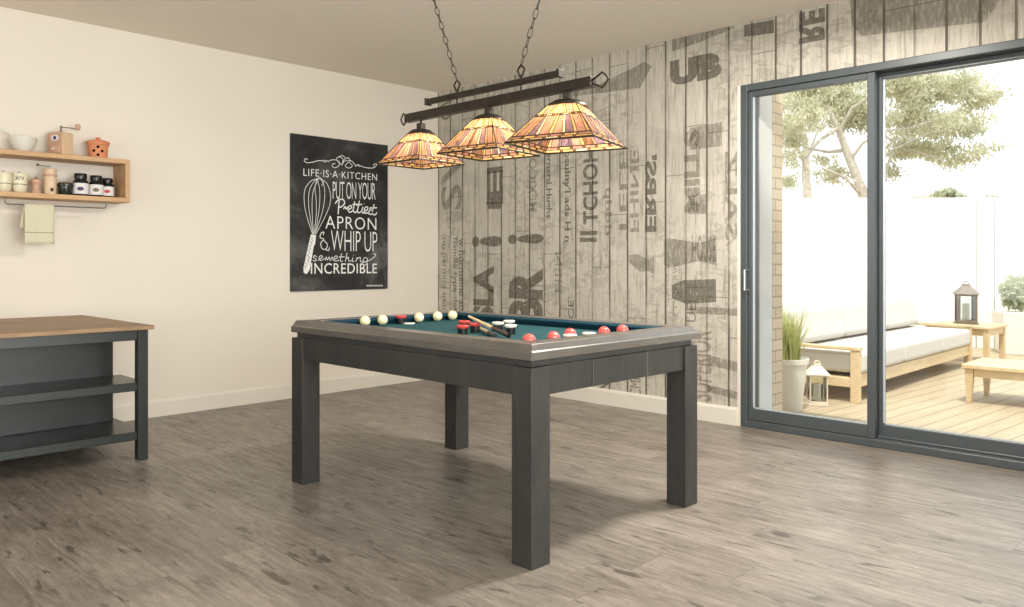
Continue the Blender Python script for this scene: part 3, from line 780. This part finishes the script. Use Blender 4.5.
def quadp(pts):
    Q = [pp(*p) for p in pts]; b = len(m.v); m.v += Q; m.f.append([b+i for i in range(len(Q))]); m.m.append(0)
quadp([(104,386),(122,388),(118,420),(114,425),(100,505),(90,520),(80,515),(79,500),(95,425)])
m.build('whisk_drawing', M['chalk'], poster)
m = MB()
for k in range(26):
    t = k/25; u = 110-22*t + (random.random()-.5)*9; v = 396+100*t
    stroke(m, [(u-1.5, v), (u+2, v+4)], .004, False)
for o in [m.build('handle_marks', M['board'], poster)]:
    o.location.x = .0005

# ---------------------------------------------------------------- wall shelf
SZ0, SZ1, SD, SY = 1.452, 1.728, .22, -2.787
TH = .029; SYL = -4.15
shelf = tag(empty('wall_shelf', (0, (SY+SYL)/2, SZ0)), 'long open oak box shelf mounted on the cream wall', 'shelf')
yo = shelf.location.y
HS = SZ1-SZ0
MB().box((0, SYL-yo, 0), (SD, SY-yo, TH)).build('bottom_board', M['oakshelf'], shelf, bevel=.002, seg=1)
MB().box((0, SYL-yo, HS-TH), (SD, SY-yo, HS)).build('top_board', M['oakshelf'], shelf, bevel=.002, seg=1)
for a in (SY, SYL+TH): MB().box((0, a-TH-yo, TH), (SD, a-yo, HS-TH)).build('side_board', M['oakshelf'], shelf, bevel=.002, seg=1)
rx = .185
pA = on(0, rx, 5, 204); pB = on(0, rx, 106, 207.6); zr = (on(0, rx, 60, 206.3).z)-SZ0
rail = tag(empty('towel_rail', (rx, 0, SZ0)), 'thin dark metal towel rail fixed under the oak shelf', 'towel rail')
MB().tube([(0, pA.y, -.0005), (0, pA.y, zr+.012), (0, pA.y+.004, zr+.004), (0, pA.y+.012, zr), (0, pB.y-.012, zr), (0, pB.y-.004, zr+.004), (0, pB.y, zr+.012), (0, pB.y, -.0005)], .0042, 10).build('rail_bar', M['steel'], rail, smooth=True)
for y in (pA.y, pB.y): MB().lathe([(0, -.004), (.010, -.004), (.010, -.0003), (0, -.0003)], (0, y, 0), 16).build('mount', M['steel'], rail, smooth=True)
zt = SZ0+zr
# towel
ty0, ty1 = on(0, rx, 24, 220).y, on(0, rx, 53.5, 220).y
zf = on(0, rx, 40, 244).z; zbk = on(0, rx-.02, 22, 228).z
N = 14; path = [(.012+.003, zf)]; 
for i in range(9): path.append((.012-.001*math.sin(i), zf+(zt-.004-zf)*(i+1)/9))
path += [(.009, zt+.003), (.004, zt+.0068), (-.003, zt+.0068), (-.008, zt+.003)]
for i in range(7): path.append((-.013-.004*i/7, zt-.004-(zt-.004-zbk)*(i+1)/7))
vs = []; fs = []; ny = 22
for i, (dx, z) in enumerate(path):
    t = max(0, (zt-z)/(zt-zf)); 
    for j in range(ny+1):
        u = j/ny; y = ty0+(ty1-ty0)*u
        if i > len(path)-8: y -= .022*t*1.6
        wv = .004*t*math.sin(u*9+1) + .0015*t*math.sin(u*23)
        vs.append((rx+dx+wv, y, z))
for i in range(len(path)-1):
    for j in range(ny): fs.append((i*(ny+1)+j, i*(ny+1)+j+1, (i+1)*(ny+1)+j+1, (i+1)*(ny+1)+j))
def towelmat():
    m, nt, b = new('striped_linen'); g = G(nt); vec, xyz = g.xyz()
    s = g.math('LESS_THAN', g.math('ABSOLUTE', g.math('SUBTRACT', xyz[2], 1.245)), .003)
    s2 = g.math('LESS_THAN', g.math('ABSOLUTE', g.math('SUBTRACT', xyz[2], 1.2)), .0)
    vst = g.math('MULTIPLY', g.math('LESS_THAN', g.math('FRACT', g.math('DIVIDE', xyz[1], .0125)), .25), .22)
    c = g.mix(vst, (.58, .54, .40), (.46, .43, .31)); c = g.mix(g.math('MULTIPLY', s, .8), c, (.20, .22, .16))
    g.set(b.inputs['Base Color'], c); b.inputs['Roughness'].default_value = .95; return m
mm = MB(); mm.add(vs, fs); tw = mm.build('tea_towel', towelmat(), None, smooth=True)
sol = tw.modifiers.new('thick', 'SOLIDIFY'); sol.thickness = .002; sol.offset = 0
tag(tw, 'pale green linen towel draped over the rail under the shelf', 'towel')

def shelf_at(px, top=False, x=.11):
    p = on(0, x, px, 160); return V(x, p.y, (SZ1 if top else SZ0+TH)+.0004)
def thing(name, loc, label, cat, group=None, rz=0): return tag(empty(name, loc, rz), label, cat, group)
# mortar and pestle on top
t = thing('mortar', shelf_at(23, True), 'grey white ceramic mortar bowl on top of the oak shelf', 'mortar')
MB().lathe([(0, 0), (.040, 0), (.043, .006), (.054, .022), (.068, .055), (.076, .092), (.070, .094), (.062, .06), (.045, .028), (.0, .018)], n=40).build('bowl', M['ceramic'], t, smooth=True)
MB().lathe([(0, -.004), (.010, -.002), (.010, .004), (0, .006)], (0, 0, 0), 12, M=Matrix.Translation((.045, .060, .088))).build('pouring_lip', M['ceramic'], t, smooth=True)
p = shelf_at(23, True); q = on(0, .11, 3, 131.5)
pes = thing('pestle', (p.x, p.y+.03, p.z+.045), 'pale ceramic pestle leaning out of the mortar', 'pestle')
d = V(0, q.y-p.y-.03, q.z-p.z-.033); 
MB().tube([V(0,0,.004)+d*f for f in (.04, .12, .22, .35, .6, .85, .95, 1)], [.012, .017, .016, .010, .0085, .009, .010, .006], 16).build('rod', M['ceramic'], pes, smooth=True)
# coffee grinder on top
gq = shelf_at(61, True, .10)
t = thing('coffee_grinder', gq, 'wooden box coffee grinder with crank handle on the shelf top', 'coffee grinder', rz=math.radians(30))
bw_, bd, bh = .052, .052, .145
MB().box((-.052, -.045, .0), (.052, .045, bh)).build('body', M['beech'], t, bevel=.008, seg=3)
MB().box((-.0535, -.047, .0), (.0535, -.0455, bh-.004)).build('front_panel', M['pink_wood'], t, bevel=.0006, seg=1)
dr = MB().box((-.040, -.056, .012), (.040, -.0478, .062)).build('drawer', M['pink_wood'], t, bevel=.002, seg=1)
MB().lathe([(0, -.012), (.007, -.01), (.008, -.004), (.004, 0), (0, 0)], n=14, M=Matrix.Translation((0, -.0565, .038)) @ Matrix.Rotation(-math.pi/2, 4, 'X')).build('knob', M['label'], dr, smooth=True)
MB().lathe([(0, 0), (.024, 0), (.024, .0012), (0, .0012)], n=24, M=Matrix.Translation((0, -.0472, .108)) @ Matrix.Rotation(math.pi/2, 4, 'X') @ Matrix.Diagonal((1.2, .8, 1, 1))).build('badge', M['label'], t)
MB().lathe([(0, .0014), (.012, .0014), (.012, .0026), (0, .0026)], n=20, M=Matrix.Translation((0, -.0472, .108)) @ Matrix.Rotation(math.pi/2, 4, 'X')).build('badge_print', M['purple'], t)
t2 = math.radians(52)
kx, kz = on(0, .10, 78, 125).y-gq.y, on(0, .10, 78, 125).z-gq.z
MB().lathe([(0, bh), (.020, bh), (.018, bh+.006), (.005, bh+.012), (.005, bh+.038), (.008, bh+.040), (0, bh+.046)], n=18).build('spindle', M['steel'], t, smooth=True)
dirv = V(math.sin(t2)*1.0, math.cos(t2), 0)*1.0
R_ = Matrix.Rotation(math.radians(-30), 4, 'Z'); ke = R_ @ V(0, kx, 0)
MB().tube([V(0, 0, bh+.036), V(ke.x*.5, ke.y*.5, bh+.037), V(ke.x, ke.y, bh+.032)], .0028, 8).build('crank', M['steel'], t, smooth=True)
MB().lathe([(0, bh+.028), (.009, bh+.029), (.014, bh+.042), (.016, bh+.052), (.012, bh+.064), (0, bh+.068)], (ke.x, ke.y, 0), 20).build('crank_knob', M['pink_wood'], t, smooth=True)
# garlic pot
t = thing('garlic_pot', shelf_at(98, True), 'terracotta garlic pot with lid and round holes on the shelf top', 'pot')
MB().lathe([(0, 0), (.050, 0), (.053, .004), (.060, .085), (.066, .090), (.066, .100), (0, .100)], n=40).build('body', M['terracotta'], t, smooth=True)
ld = MB().lathe([(0, .1003), (.069, .1003), (.070, .106), (.060, .114), (.030, .122), (.014, .125), (0, .125)], n=40).build('lid', M['terracotta'], t, smooth=True)
MB().lathe([(0, .1255), (.010, .1255), (.016, .131), (.014, .138), (0, .140)], n=20).build('knob', M['terracotta'], ld, smooth=True)
face = math.atan2(EYE.y-t.location.y, EYE.x-t.location.x)
mm = MB()
for a, z in ((0, .072), (-.42, .047), (.42, .047), (0, .022)):
    r = .053+(.060-.053)*(z/.085)
    mm.lathe([(0, .0), (.0088, .0), (.0088, .003), (0, .003)], n=16, M=Matrix.Rotation(face+a, 4, 'Z') @ Matrix.Translation((r-.0012, 0, z)) @ Matrix.Rotation(math.pi/2, 4, 'Y'))
mm.build('holes', paint('hole_shadow_black', (.006, .005, .005), .9, spec=.1), t)
# cups
def cup(px, label, prn):
    t = thing('jar_cup', shelf_at(px, False, .12), label, 'cup', 'cream stoneware cups in the shelf', rz=0)
    MB().lathe([(0, 0), (.027, 0), (.033, .008), (.040, .034), (.0415, .0495), (0, .0495)], n=32).build('base_band', M['creamcer'], t, smooth=True)
    MB().lathe([(0, .050), (.0405, .050), (.0418, .054), (.0425, .112), (.041, .116), (.038, .116), (.036, .074), (0, .072)], n=32).build('upper_cup', M['creamcer'], t, smooth=True)
    MB().lathe([(.0416, .0495), (.0428, .0505), (.0428, .0535), (.0416, .0545)], n=32).build('rim_line', M['steel'], t, smooth=True)
    MB().tube([(.0, -.008, .116), (.0, -.008, .126), (0, .004, .128)], .0025, 6).build('spoon_handle', M['steel'], t, smooth=True)
    if prn:
        me = text_mesh('XIV', .01); fc = math.atan2(EYE.y-t.location.y, EYE.x-t.location.x)
        def f(u, v):
            a = fc + (u-.5)*1.2; r = .0432; return V(r*math.cos(a), r*math.sin(a), .076+.024*v)
        fit(me, f); me.materials.clear(); me.materials.append(M['black']); o = bpy.data.objects.new('lettering', me); COL.objects.link(o); o.parent = t
    return t
cup(3.8, 'cream stoneware cup at the left edge of the shelf', False)
cup(19.6, 'cream stoneware cup with dark letters, left of the pepper mill', True)
# pepper mill
t = thing('pepper_mill', shelf_at(36, False, .12), 'small rosy wooden pepper mill with waisted body inside the shelf', 'pepper mill')
MB().lathe([(0, 0), (.029, 0), (.030, .008), (.025, .022), (.021, .040), (.023, .056), (.028, .064), (.0, .064)], n=28).build('body', M['pink_wood'], t, smooth=True)
MB().lathe([(0, .0643), (.026, .0643), (.031, .074), (.030, .086), (.018, .096), (0, .098)], n=28).build('head', M['pink_wood'], t, smooth=True)
MB().lathe([(0, .0975), (.005, .0975), (.006, .104), (0, .108)], n=14).build('finial', M['steel'], t, smooth=True)
# tall wooden grinder
t = thing('spice_grinder', shelf_at(50, False, .12), 'tall pale wooden spice grinder with bent metal crank inside the shelf', 'grinder', rz=math.radians(62))
MB().lathe([(0, 0), (.036, 0), (.036, .158), (.034, .160), (.0, .160)], n=4*10).build('body', M['beech'], t, smooth=True)
MB().lathe([(.0362, .112), (.0385, .114), (.0385, .124), (.0362, .126)], n=40).build('scoop_band', M['pink_wood'], t, smooth=True)
MB().lathe([(0, 0), (.012, 0), (.012, .002), (0, .002)], n=20, M=Matrix.Translation((.016, -.0325, .03)) @ Matrix.Rotation(math.pi/2, 4, 'X')).build('hole', M['cuedark'], t)
MB().tube([(0, 0, .160), (0, 0, .176), (-.035, -.01, .177), (-.062, -.022, .178)], .003, 8).build('crank', M['steel'], t, smooth=True)
MB().lathe([(0, .174), (.006, .174), (.007, .188), (0, .190)], (-.062, -.022, 0), 12).build('crank_knob', M['black'], t, smooth=True)
# dark pot
t = thing('lidded_pot', shelf_at(65.5, False, .12), 'small dark green glazed pot left of the labelled jars', 'pot')
dg = paint('dark_green_glaze', (.016, .022, .016), .22, .2, 20)
MB().lathe([(0, 0), (.032, 0), (.036, .006), (.040, .056), (.047, .060), (.047, .070), (0, .070)], n=32).build('body', dg, t, smooth=True)
MB().lathe([(0, .0703), (.044, .0703), (.040, .080), (.020, .085), (0, .086)], n=32).build('lid', paint('brown_lid_glaze', (.07, .04, .025), .3, .2, 20), t, smooth=True)
# three labelled jars
def jar(px, x, sc, dot, label):
    t = thing('glass_jar', shelf_at(px, False, x), label, 'jar', 'labelled jars with black lids'); s = sc
    MB().lathe([(0, 0), (.043*s, 0), (.045*s, .004*s), (.045*s, .088*s), (.040*s, .100*s), (.031*s, .108*s), (.031*s, .112*s), (0, .112*s)], n=32).build('body', M['black'], t, smooth=True)
    MB().lathe([(.0453*s, .014*s), (.0462*s, .014*s), (.0462*s, .082*s), (.0453*s, .082*s)], n=40).build('label', M['label'], t, smooth=True)
    MB().lathe([(0, .1125*s), (.036*s, .1125*s), (.037*s, .116*s), (.037*s, .142*s), (.035*s, .145*s), (0, .145*s)], n=32).build('lid', M['black'], t, smooth=True)
    fc = math.atan2(EYE.y-t.location.y, EYE.x-t.location.x); mm = MB(); n = 20; c = []
    r = .0468*s
    for i in range(n):
        a = 2*math.pi*i/n; an = fc + .42*math.cos(a); c.append((r*math.cos(an), r*math.sin(an), .046*s+.0125*s*math.sin(a)))
    for q in range(12):
        a0, a1 = math.pi*q/12, math.pi*(q+1)/12
        w4 = [(a0, 1), (a1, 1), (a1, -1), (a0, -1)]
        mm.add([(r*math.cos(fc+.42*math.cos(a)), r*math.sin(fc+.42*math.cos(a)), .046*s+sg*.0125*s*math.sin(a)) for a, sg in w4], [(0, 1, 2, 3)])
    mm.build('emblem', dot, t)
    b2 = MB().lathe([(.0464*s, .066*s), (.0466*s, .066*s), (.0466*s, .069*s), (.0464*s, .069*s)], n=40)
jar(80.5, .125, .99, M['purple'], 'black lidded jar with a dark purple oval on its label')
jar(96.0, .125, .95, M['brownp'], 'black lidded jar with a brown oval, in the middle of three')
jar(107.3, .10, .88, M['redp'], 'smaller black lidded jar with a red emblem, nearest shelf end')

# ---------------------------------------------------------------- kitchen island
IX0, IX1, IY1, IY0, IZ = .10, 1.150, -3.030, -4.72, .728
isl = tag(empty('kitchen_island', ((IX0+IX1)/2, (IY0+IY1)/2, 0), math.radians(0)), 'charcoal kitchen island with a wooden worktop and two open shelves', 'kitchen island')
ix, iy = isl.location.x, isl.location.y
def ib(x0, y0, z0, x1, y1, z1, name, mat, bev=.002): return MB().box((x0-ix, y0-iy, z0), (x1-ix, y1-iy, z1)).build(name, M[mat], isl, bevel=bev, seg=1)
def wp(x0, x1, y0, y1, z0, z1):
    return MB().box((x0-ix, y0-iy, z0), (x1-ix, y1-iy, z1))
m = wp(.055, 1.205, IY0-.03, -3.018, IZ-.022, IZ); m.build('worktop', M['butcher'], isl, bevel=.003, seg=2)
L4 = .050
for x in (IX0, IX1-L4):
    for y in (IY1-L4-.004, IY0): ib(x, y, 0, x+L4, y+L4+.004, IZ-.0245, 'leg', 'slate', .003)
ib(IX1-.022, IY0+L4, .648, IX1-.004, IY1-L4-.006, IZ-.0245, 'apron', 'slate')
ib(IX0+.004, IY0+L4, .648, IX0+.022, IY1-L4-.006, IZ-.0245, 'apron', 'slate')
for y in (IY1-.035, IY0+.012): ib(IX0+L4, y, .664, IX1-L4, y+.018, IZ-.0245, 'apron', 'slate')
ib(.735, IY0+.02, -.0+.1545, .755, -3.075, .647, 'back_panel', 'slate')
for z in (.155, .420):
    o = ib(.757 if z > .3 else IX0+.01, IY0+.01, z-.022, IX1-.025, IY1-.005, z-.001, 'shelf', 'shelfdark')
    ib(IX1-.0245, IY0+L4, z-.045, IX1-.004, IY1-L4-.006, z+.001, 'shelf_edge', 'slate', .003)

# ---------------------------------------------------------------- outside
DK = -.15
st(bm_box((-9, .26, DK-.1), (12, 16, DK)).build('deck', M['deck']))
st(bm_box((-60, 16, DK-.3), (60, 90, DK-.1)).build('ground', pavemat()))
m = MB(); m.box((2.74, .255, DK), (3.03, .44, 3.0)); st(m.build('trim_2', M['white']))
bp = MB().box((2.70, .445, DK), (3.03, .595, 3.0)).build('brick_pillar', M['brick']); tag(bp, 'pale brick pillar outside the left edge of the glass door', 'pillar')
# garden wall, square to nothing in the house
A = far(640, 300, 11.3); B = far(1200, 300, 11.0); A.z = B.z = 0; dd = (B-A).normalized(); nn = V(-dd.y, dd.x, 0)
gw = empty('garden_wall', (A.x, A.y, DK), math.atan2(dd.y, dd.x)); Lw = (B-A).length
tag(gw, 'white panelled garden wall at the far side of the deck', 'garden wall', kind='structure')
hw = 1.08+62.5/795*11.1-DK
xj = [0, (far(981, 300, 11)-A).dot(dd), (far(999, 300, 11)-A).dot(dd), Lw]
for a, b in zip(xj[:-1], xj[1:]): MB().box((a+.008, 0, 0), (b-.008, .12, hw)).build('wall_panel', M['white'], gw, bevel=.003, seg=1)
# outdoor sofa
sx = 2.951; ys = [2.19, 3.33, 4.49, 5.58]
sofa = tag(empty('outdoor_sofa', (sx, ys[0], DK)), 'long pale wood outdoor sofa with white cushions behind the glass', 'sofa')
def sb(x0, y0, z0, x1, y1, z1, name, mat, bev=.006, seg=2, parent=None):
    return MB().box((x0-sx, y0-ys[0], z0-DK), (x1-sx, y1-ys[0], z1-DK)).build(name, M[mat], parent or sofa, bevel=bev, seg=seg)
sb(sx-.06, ys[0]+.062, -.02, sx-.02, ys[3]-.062, .092, 'front_rail', 'teak')
sb(sx-.86, ys[0]+.062, -.02, sx-.82, ys[3]-.062, .30, 'back_rail', 'teak')
for y in (ys[0], ys[3]-.06):
    sb(sx-.075, y, DK, sx, y+.06, .300, 'leg', 'teak'); sb(sx-.90, y, DK, sx-.82, y+.06, .300, 'leg', 'teak')
    sb(sx-.90, y-.01, .3005, sx+.01, y+.07, .330, 'armrest', 'teak')
    sb(sx-.82, y+.008, -.02, sx-.076, y+.050, .06, 'side_rail', 'teak')
sb(sx-.82, ys[0]+.062, .04, sx-.062, ys[3]-.062, .060, 'slat_base', 'teak', .002, 1)
for k in range(3):
    y0, y1 = ys[k]+(.065 if k == 0 else .006), ys[k+1]-(.065 if k == 2 else .006)
    o = sb(sx-.70, y0, .095, sx+.005, y1, .285, 'seat_cushion', 'cushw', .045, 4)
    c = MB().box((-.09, 0, 0), (.09, y1-y0, .33)); o = c.build('back_cushion', M['cushw'], sofa, bevel=.06, seg=4)
    o.location = (-.62, y0-ys[0], .285-DK+.012); o.rotation_euler = (0, math.radians(-16), 0)
# side table beyond the sofa
stp = far(966, 320, 9.7)
st_ = tag(empty('side_table', (stp.x, stp.y, DK), math.radians(-2)), 'pale wooden side table carrying the lantern by the garden wall', 'side table')
a_, h_ = .34, .40+.30-DK-.25
h_ = .30-DK
MB().box((-a_-.02, -a_-.02, h_-.03), (a_+.02, a_+.02, h_)).build('tabletop', M['teak'], st_, bevel=.006)
for x in (-1, 1):
    for y in (-1, 1):
        MB().box((x*a_, y*a_, 0), (x*(a_-.06), y*(a_-.06), h_-.0305)).build('leg', M['teak'], st_, bevel=.004)
    MB().box((x*(a_-.012), -a_+.062, h_-.11), (x*(a_-.04), a_-.062, h_-.0305)).build('apron', M['teak'], st_)
    MB().box((-a_+.062, x*(a_-.012), h_-.11), (a_-.062, x*(a_-.04), h_-.0305)).build('apron', M['teak'], st_)
def lantern(loc, w, h, mat, label, rz):
    r = tag(empty('lantern', loc, rz), label, 'lantern'); s = w/2
    MB().box((-s, -s, 0), (s, s, h*.03)).box((-s*.9, -s*.9, h*.03), (s*.9, s*.9, h*.09)).build('base', mat, r, bevel=.003, seg=1)
    for x in (-1, 1):
        for y in (-1, 1): MB().box((x*s*.88, y*s*.88, h*.0905), (x*s*.76, y*s*.76, h*.655)).build('post', mat, r)
    MB().box((-s*.92, -s*.92, h*.656), (s*.92, s*.92, h*.70)).build('top_frame', mat, r)
    t0, t1 = s*1.12, s*.38
    vs = [(-t0,-t0,h*.701),(t0,-t0,h*.701),(t0,t0,h*.701),(-t0,t0,h*.701),(-t1,-t1,h*.89),(t1,-t1,h*.89),(t1,t1,h*.89),(-t1,t1,h*.89)]
    mm = MB(); mm.add(vs, [(0,3,2,1),(4,5,6,7),(0,1,5,4),(1,2,6,5),(2,3,7,6),(3,0,4,7)]); mm.build('roof', mat, r)
    MB().box((-t1*.9, -t1*.9, h*.8905), (t1*.9, t1*.9, h*.935)).build('vent', mat, r)
    MB().tube([(-.12*w, 0, h*.94), (-.13*w, 0, h*.975), (0, 0, h), (.13*w, 0, h*.975), (.12*w, 0, h*.94)], .006, 6).build('carry_ring', mat, r, smooth=True)
    MB().lathe([(0, h*.091), (s*.36, h*.091), (s*.36, h*.47), (s*.30, h*.48), (0, h*.475)], n=20).build('candle', M['candle'], r, smooth=True)
    g_ = MB()
    for k in range(4): g_.box((-s*.74, -s*.815, h*.095), (s*.74, -s*.805, h*.65), M=Matrix.Rotation(k*math.pi/2, 4, 'Z'))
    g_.build('lantern_glass', M['glass'], r)
lantern((stp.x, stp.y, .3005), .225, .52, M['lanternm'], 'brown metal lantern with candle standing on the side table', math.radians(30))
lantern((2.70, 1.93, DK+.0005), .165, .37, M['lanternp'], 'pale metal lantern with white candle on the deck before the sofa', math.radians(35))
# low table / ottoman
ot = tag(empty('coffee_table', (3.58, 2.87, DK)), 'low pale wood coffee table on the deck, cut off at right', 'coffee table')
OW, OD, OH = 1.15, .62, .335
MB().box((-.02, -.02, OH-.035), (OW+.02, OD+.02, OH)).build('tabletop', M['teak'], ot, bevel=.006)
for x in (0, OW-.07):
    for y in (0, OD-.07):
        t0 = .07; mm = MB(); 
        mm.add([(x+.012, y+.012, 0), (x+t0-.022, y+.012, 0), (x+t0-.022, y+t0-.022, 0), (x+.012, y+t0-.022, 0), (x, y, OH-.0355), (x+t0, y, OH-.0355), (x+t0, y+t0, OH-.0355), (x, y+t0, OH-.0355)],
               [(0,3,2,1),(4,5,6,7),(0,1,5,4),(1,2,6,5),(2,3,7,6),(3,0,4,7)]); mm.build('leg', M['teak'], ot, bevel=.003)
for y in (.01, OD-.035): MB().box((.072, y, OH-.105), (OW-.072, y+.025, OH-.0355)).build('apron', M['teak'], ot)
for x in (.01, OW-.035): MB().box((x, .072, OH-.105), (x+.025, OD-.072, OH-.0355)).build('apron', M['teak'], ot)
# pots and plants
def blades(m, n, r0, h, spread, wd, rr):
    for k in range(n):
        a = rr.uniform(0, 2*math.pi); r = r0*math.sqrt(rr.random()); x, y = r*math.cos(a), r*math.sin(a)
        b = rr.uniform(0, 2*math.pi); hh = h*rr.uniform(.6, 1.05); sp = spread*rr.uniform(.2, 1)
        px_, pts = None, []
        for i in range(5):
            t = i/4; pts.append(V(x+math.cos(b)*sp*t*t, y+math.sin(b)*sp*t*t, hh*t*(1-.15*t*sp/spread)))
        s = V(-math.sin(b), math.cos(b), 0)
        base = len(m.v)
        for i, p in enumerate(pts):
            w_ = wd*(1-(i/4)**1.5)+.0008; m.v += [p+s*w_, p-s*w_]
        for i in range(4): m.f.append([base+2*i, base+2*i+1, base+2*i+3, base+2*i+2]); m.m.append(0)
pt_ = tag(empty('potted_grass', (2.63, 1.48, DK)), 'tapered white pot of tall pale grass beside the brick pillar', 'potted plant')
MB().lathe([(0, 0), (.125, 0), (.130, .01), (.168, .385), (.182, .39), (.184, .43), (.172, .432), (.160, .40), (.158, .385), (0, .385)], n=40).build('pot', M['potw'], pt_, smooth=True)
MB().lathe([(0, .386), (.155, .386), (.155, .392), (0, .392)], n=30).build('soil', M['soil'], pt_)
m = MB(); blades(m, 240, .12, .50, .20, .006, random.Random(3)); o = m.build('grass', M['grass'], pt_); o.location = (0, 0, .392)
pq = far(1018, 330, 10.45)
pb = tag(empty('potted_bush', (pq.x, pq.y, DK), .5), 'square white planter with a round green bush by the garden wall', 'potted plant')
mm = MB(); mm.add([(-.2,-.2,0),(.2,-.2,0),(.2,.2,0),(-.2,.2,0),(-.25,-.25,.55),(.25,-.25,.55),(.25,.25,.55),(-.25,.25,.55)], [(0,3,2,1),(4,5,6,7),(0,1,5,4),(1,2,6,5),(2,3,7,6),(3,0,4,7)]); mm.build('planter', M['potw'], pb, bevel=.01)
def leaves(m, c, rad, n, size, rr, shell=.5):
    c = Vector(c)
    for _ in range(n):
        while True:
            q = V(rr.uniform(-1, 1), rr.uniform(-1, 1), rr.uniform(-1, 1))
            if q.length < 1: break
        q = q*(shell + (1-shell)*rr.random())/max(q.length, .25) * (q.length**.3) if q.length > 0 else q
        p = c + V(q.x*rad[0], q.y*rad[1], q.z*rad[2])
        e = Euler((rr.uniform(0, 6.3), rr.uniform(0, 6.3), rr.uniform(0, 6.3))).to_matrix()
        s = size*rr.uniform(.6, 1.3); b = len(m.v)
        m.v += [p+e @ V(-s, 0, 0), p+e @ V(0, -s*.45, s*.1), p+e @ V(s, 0, 0), p+e @ V(0, s*.45, s*.1)]
        m.f.append([b, b+1, b+2, b+3]); m.m.append(0)
m = MB(); leaves(m, (0, 0, .80), (.24, .24, .26), 900, .045, random.Random(5)); m.build('foliage', M['leafg'], pb)
# trees beyond the garden wall
def tree(base_px, D, trunk, branches, clusters, leafs, label, rr, dens=4.0, size=.042):
    b = far(base_px, 260, D); b.z = DK-.1
    r = tag(empty('tree', b), label, 'tree', None)
    tm = MB()
    def w(p, dz=0): return far(p[0], p[1], D+dz) - b
    pts = [V(0, 0, 0)] + [w(p) for p in trunk]
    tm.tube(pts, [q/795*D for q in ([trunk[0][2]*1.2] + [p[2] for p in trunk])], 10)
    tm.build('trunk', M['stem'], r, smooth=True)
    bmn = MB()
    for br in branches:
        n = len(br); tm2 = [w(p, .25*i*((-1)**len(br))) for i, p in enumerate(br)]
        bmn.tube(tm2, [p[2]/795*D for p in br], 7)
    bmn.build('branches', M['stem'], r, smooth=True)
    fm = MB()
    for (px, py, rx_, ry_, n) in clusters:
        dz = rr.uniform(-1.0, 1.0); c = w((px, py), dz); R1 = rx_/795*D; R2 = ry_/795*D
        # a mass of foliage is many small sprays
        k = max(3, int(n/14))
        for _ in range(k):
            q = V(rr.gauss(0, .42), rr.gauss(0, .42), rr.gauss(0, .42))
            leaves(fm, c+V(q.x*R1, q.y*R1, q.z*R2), (.30, .30, .15), int(14*dens), size, rr, .2)
    fm.build('foliage', M[leafs], r)
    return r
tree(872, 15, [(868, 215, 5.2), (862, 190, 5), (848, 155, 4), (838, 128, 3), (826, 105, 2)],
     [[(846, 150, 2.4), (828, 152, 1.6), (806, 148, 1.0), (790, 138, .6)], [(862, 196, 2.2), (846, 178, 1.5), (822, 168, 1.0)], [(838, 128, 2.2), (820, 140, 1.6), (806, 158, 1.2)],
      [(850, 160, 2), (862, 144, 1.4), (880, 132, 1.1), (910, 128, .9), (940, 118, .6)], [(840, 130, 2), (852, 108, 1.4), (880, 90, .9)], [(880, 132, 1.2), (905, 150, .8), (940, 158, .5)], [(868, 205, 2), (884, 180, 1.6), (892, 150, 1.0), (930, 132, .6), (965, 128, .4)]],
     [(808, 86, 34, 16, 700), (840, 80, 32, 18, 800), (800, 112, 26, 18, 420), (830, 100, 30, 16, 500), (790, 140, 14, 18, 220), (850, 112, 24, 20, 1000), (832, 176, 16, 10, 150), (822, 160, 10, 6, 50),
      (900, 84, 34, 20, 900), (935, 92, 36, 20, 900), (915, 118, 40, 18, 900), (950, 125, 30, 14, 420), (975, 98, 22, 14, 260), (980, 122, 18, 8, 120), (930, 150, 36, 9, 300), (962, 158, 18, 8, 140), (900, 148, 22, 12, 240), (892, 172, 12, 8, 90), (987, 150, 10, 5, 40), (960, 80, 20, 8, 200)],
     'leaf', 'large pale olive tree with forked trunk beyond the garden wall', random.Random(11))
tree(808, 21, [(808, 205, 4.5), (806, 175, 4.2), (806, 150, 3.2), (803, 120, 2)],
     [[(806, 165, 1.6), (794, 140, 1.0), (786, 120, .6)], [(806, 160, 1.6), (816, 135, 1.0), (826, 115, .6)]],
     [(796, 158, 16, 14, 160), (788, 180, 14, 12, 180), (795, 130, 20, 18, 300), (812, 120, 18, 14, 200), (790, 100, 18, 14, 240)],
     'leaf', 'slimmer tree with brownish trunk beyond the wall, behind the brick pillar', random.Random(12))
def bough(px, py, rx_, n, label, stemx):
    D = 13.0; b = far(px, py+14, D); b.z = DK-.1
    r = tag(empty('shrub', b), label, 'shrub')
    tm = MB(); top = far(px, py+4, D)-b; tm.tube([V(0, 0, 0), top*.6, top], [.05, .04, .02], 8); a = far(stemx, py+4, D)-b
    tm.tube([a, top], [.012, .03], 6); tm.build('stem', M['stem'], r, smooth=True)
    fm = MB(); rr = random.Random(px)
    for _ in range(n):
        u = rr.uniform(-1, 1); c = far(px+rx_*u, py-1+5*abs(u)*1.0+rr.uniform(-3, 4), D)-b
        leaves(fm, c, (.12, .25, .05), 10, .06, rr, .2)
    fm.build('foliage', M['leafg'], r)
bough(948, 193, 16, 34, 'low leafy bough showing above the wall, left of the small tuft', 912)
bough(992, 199, 11, 16, 'small leafy tuft above the wall over its right panel joint', 978)
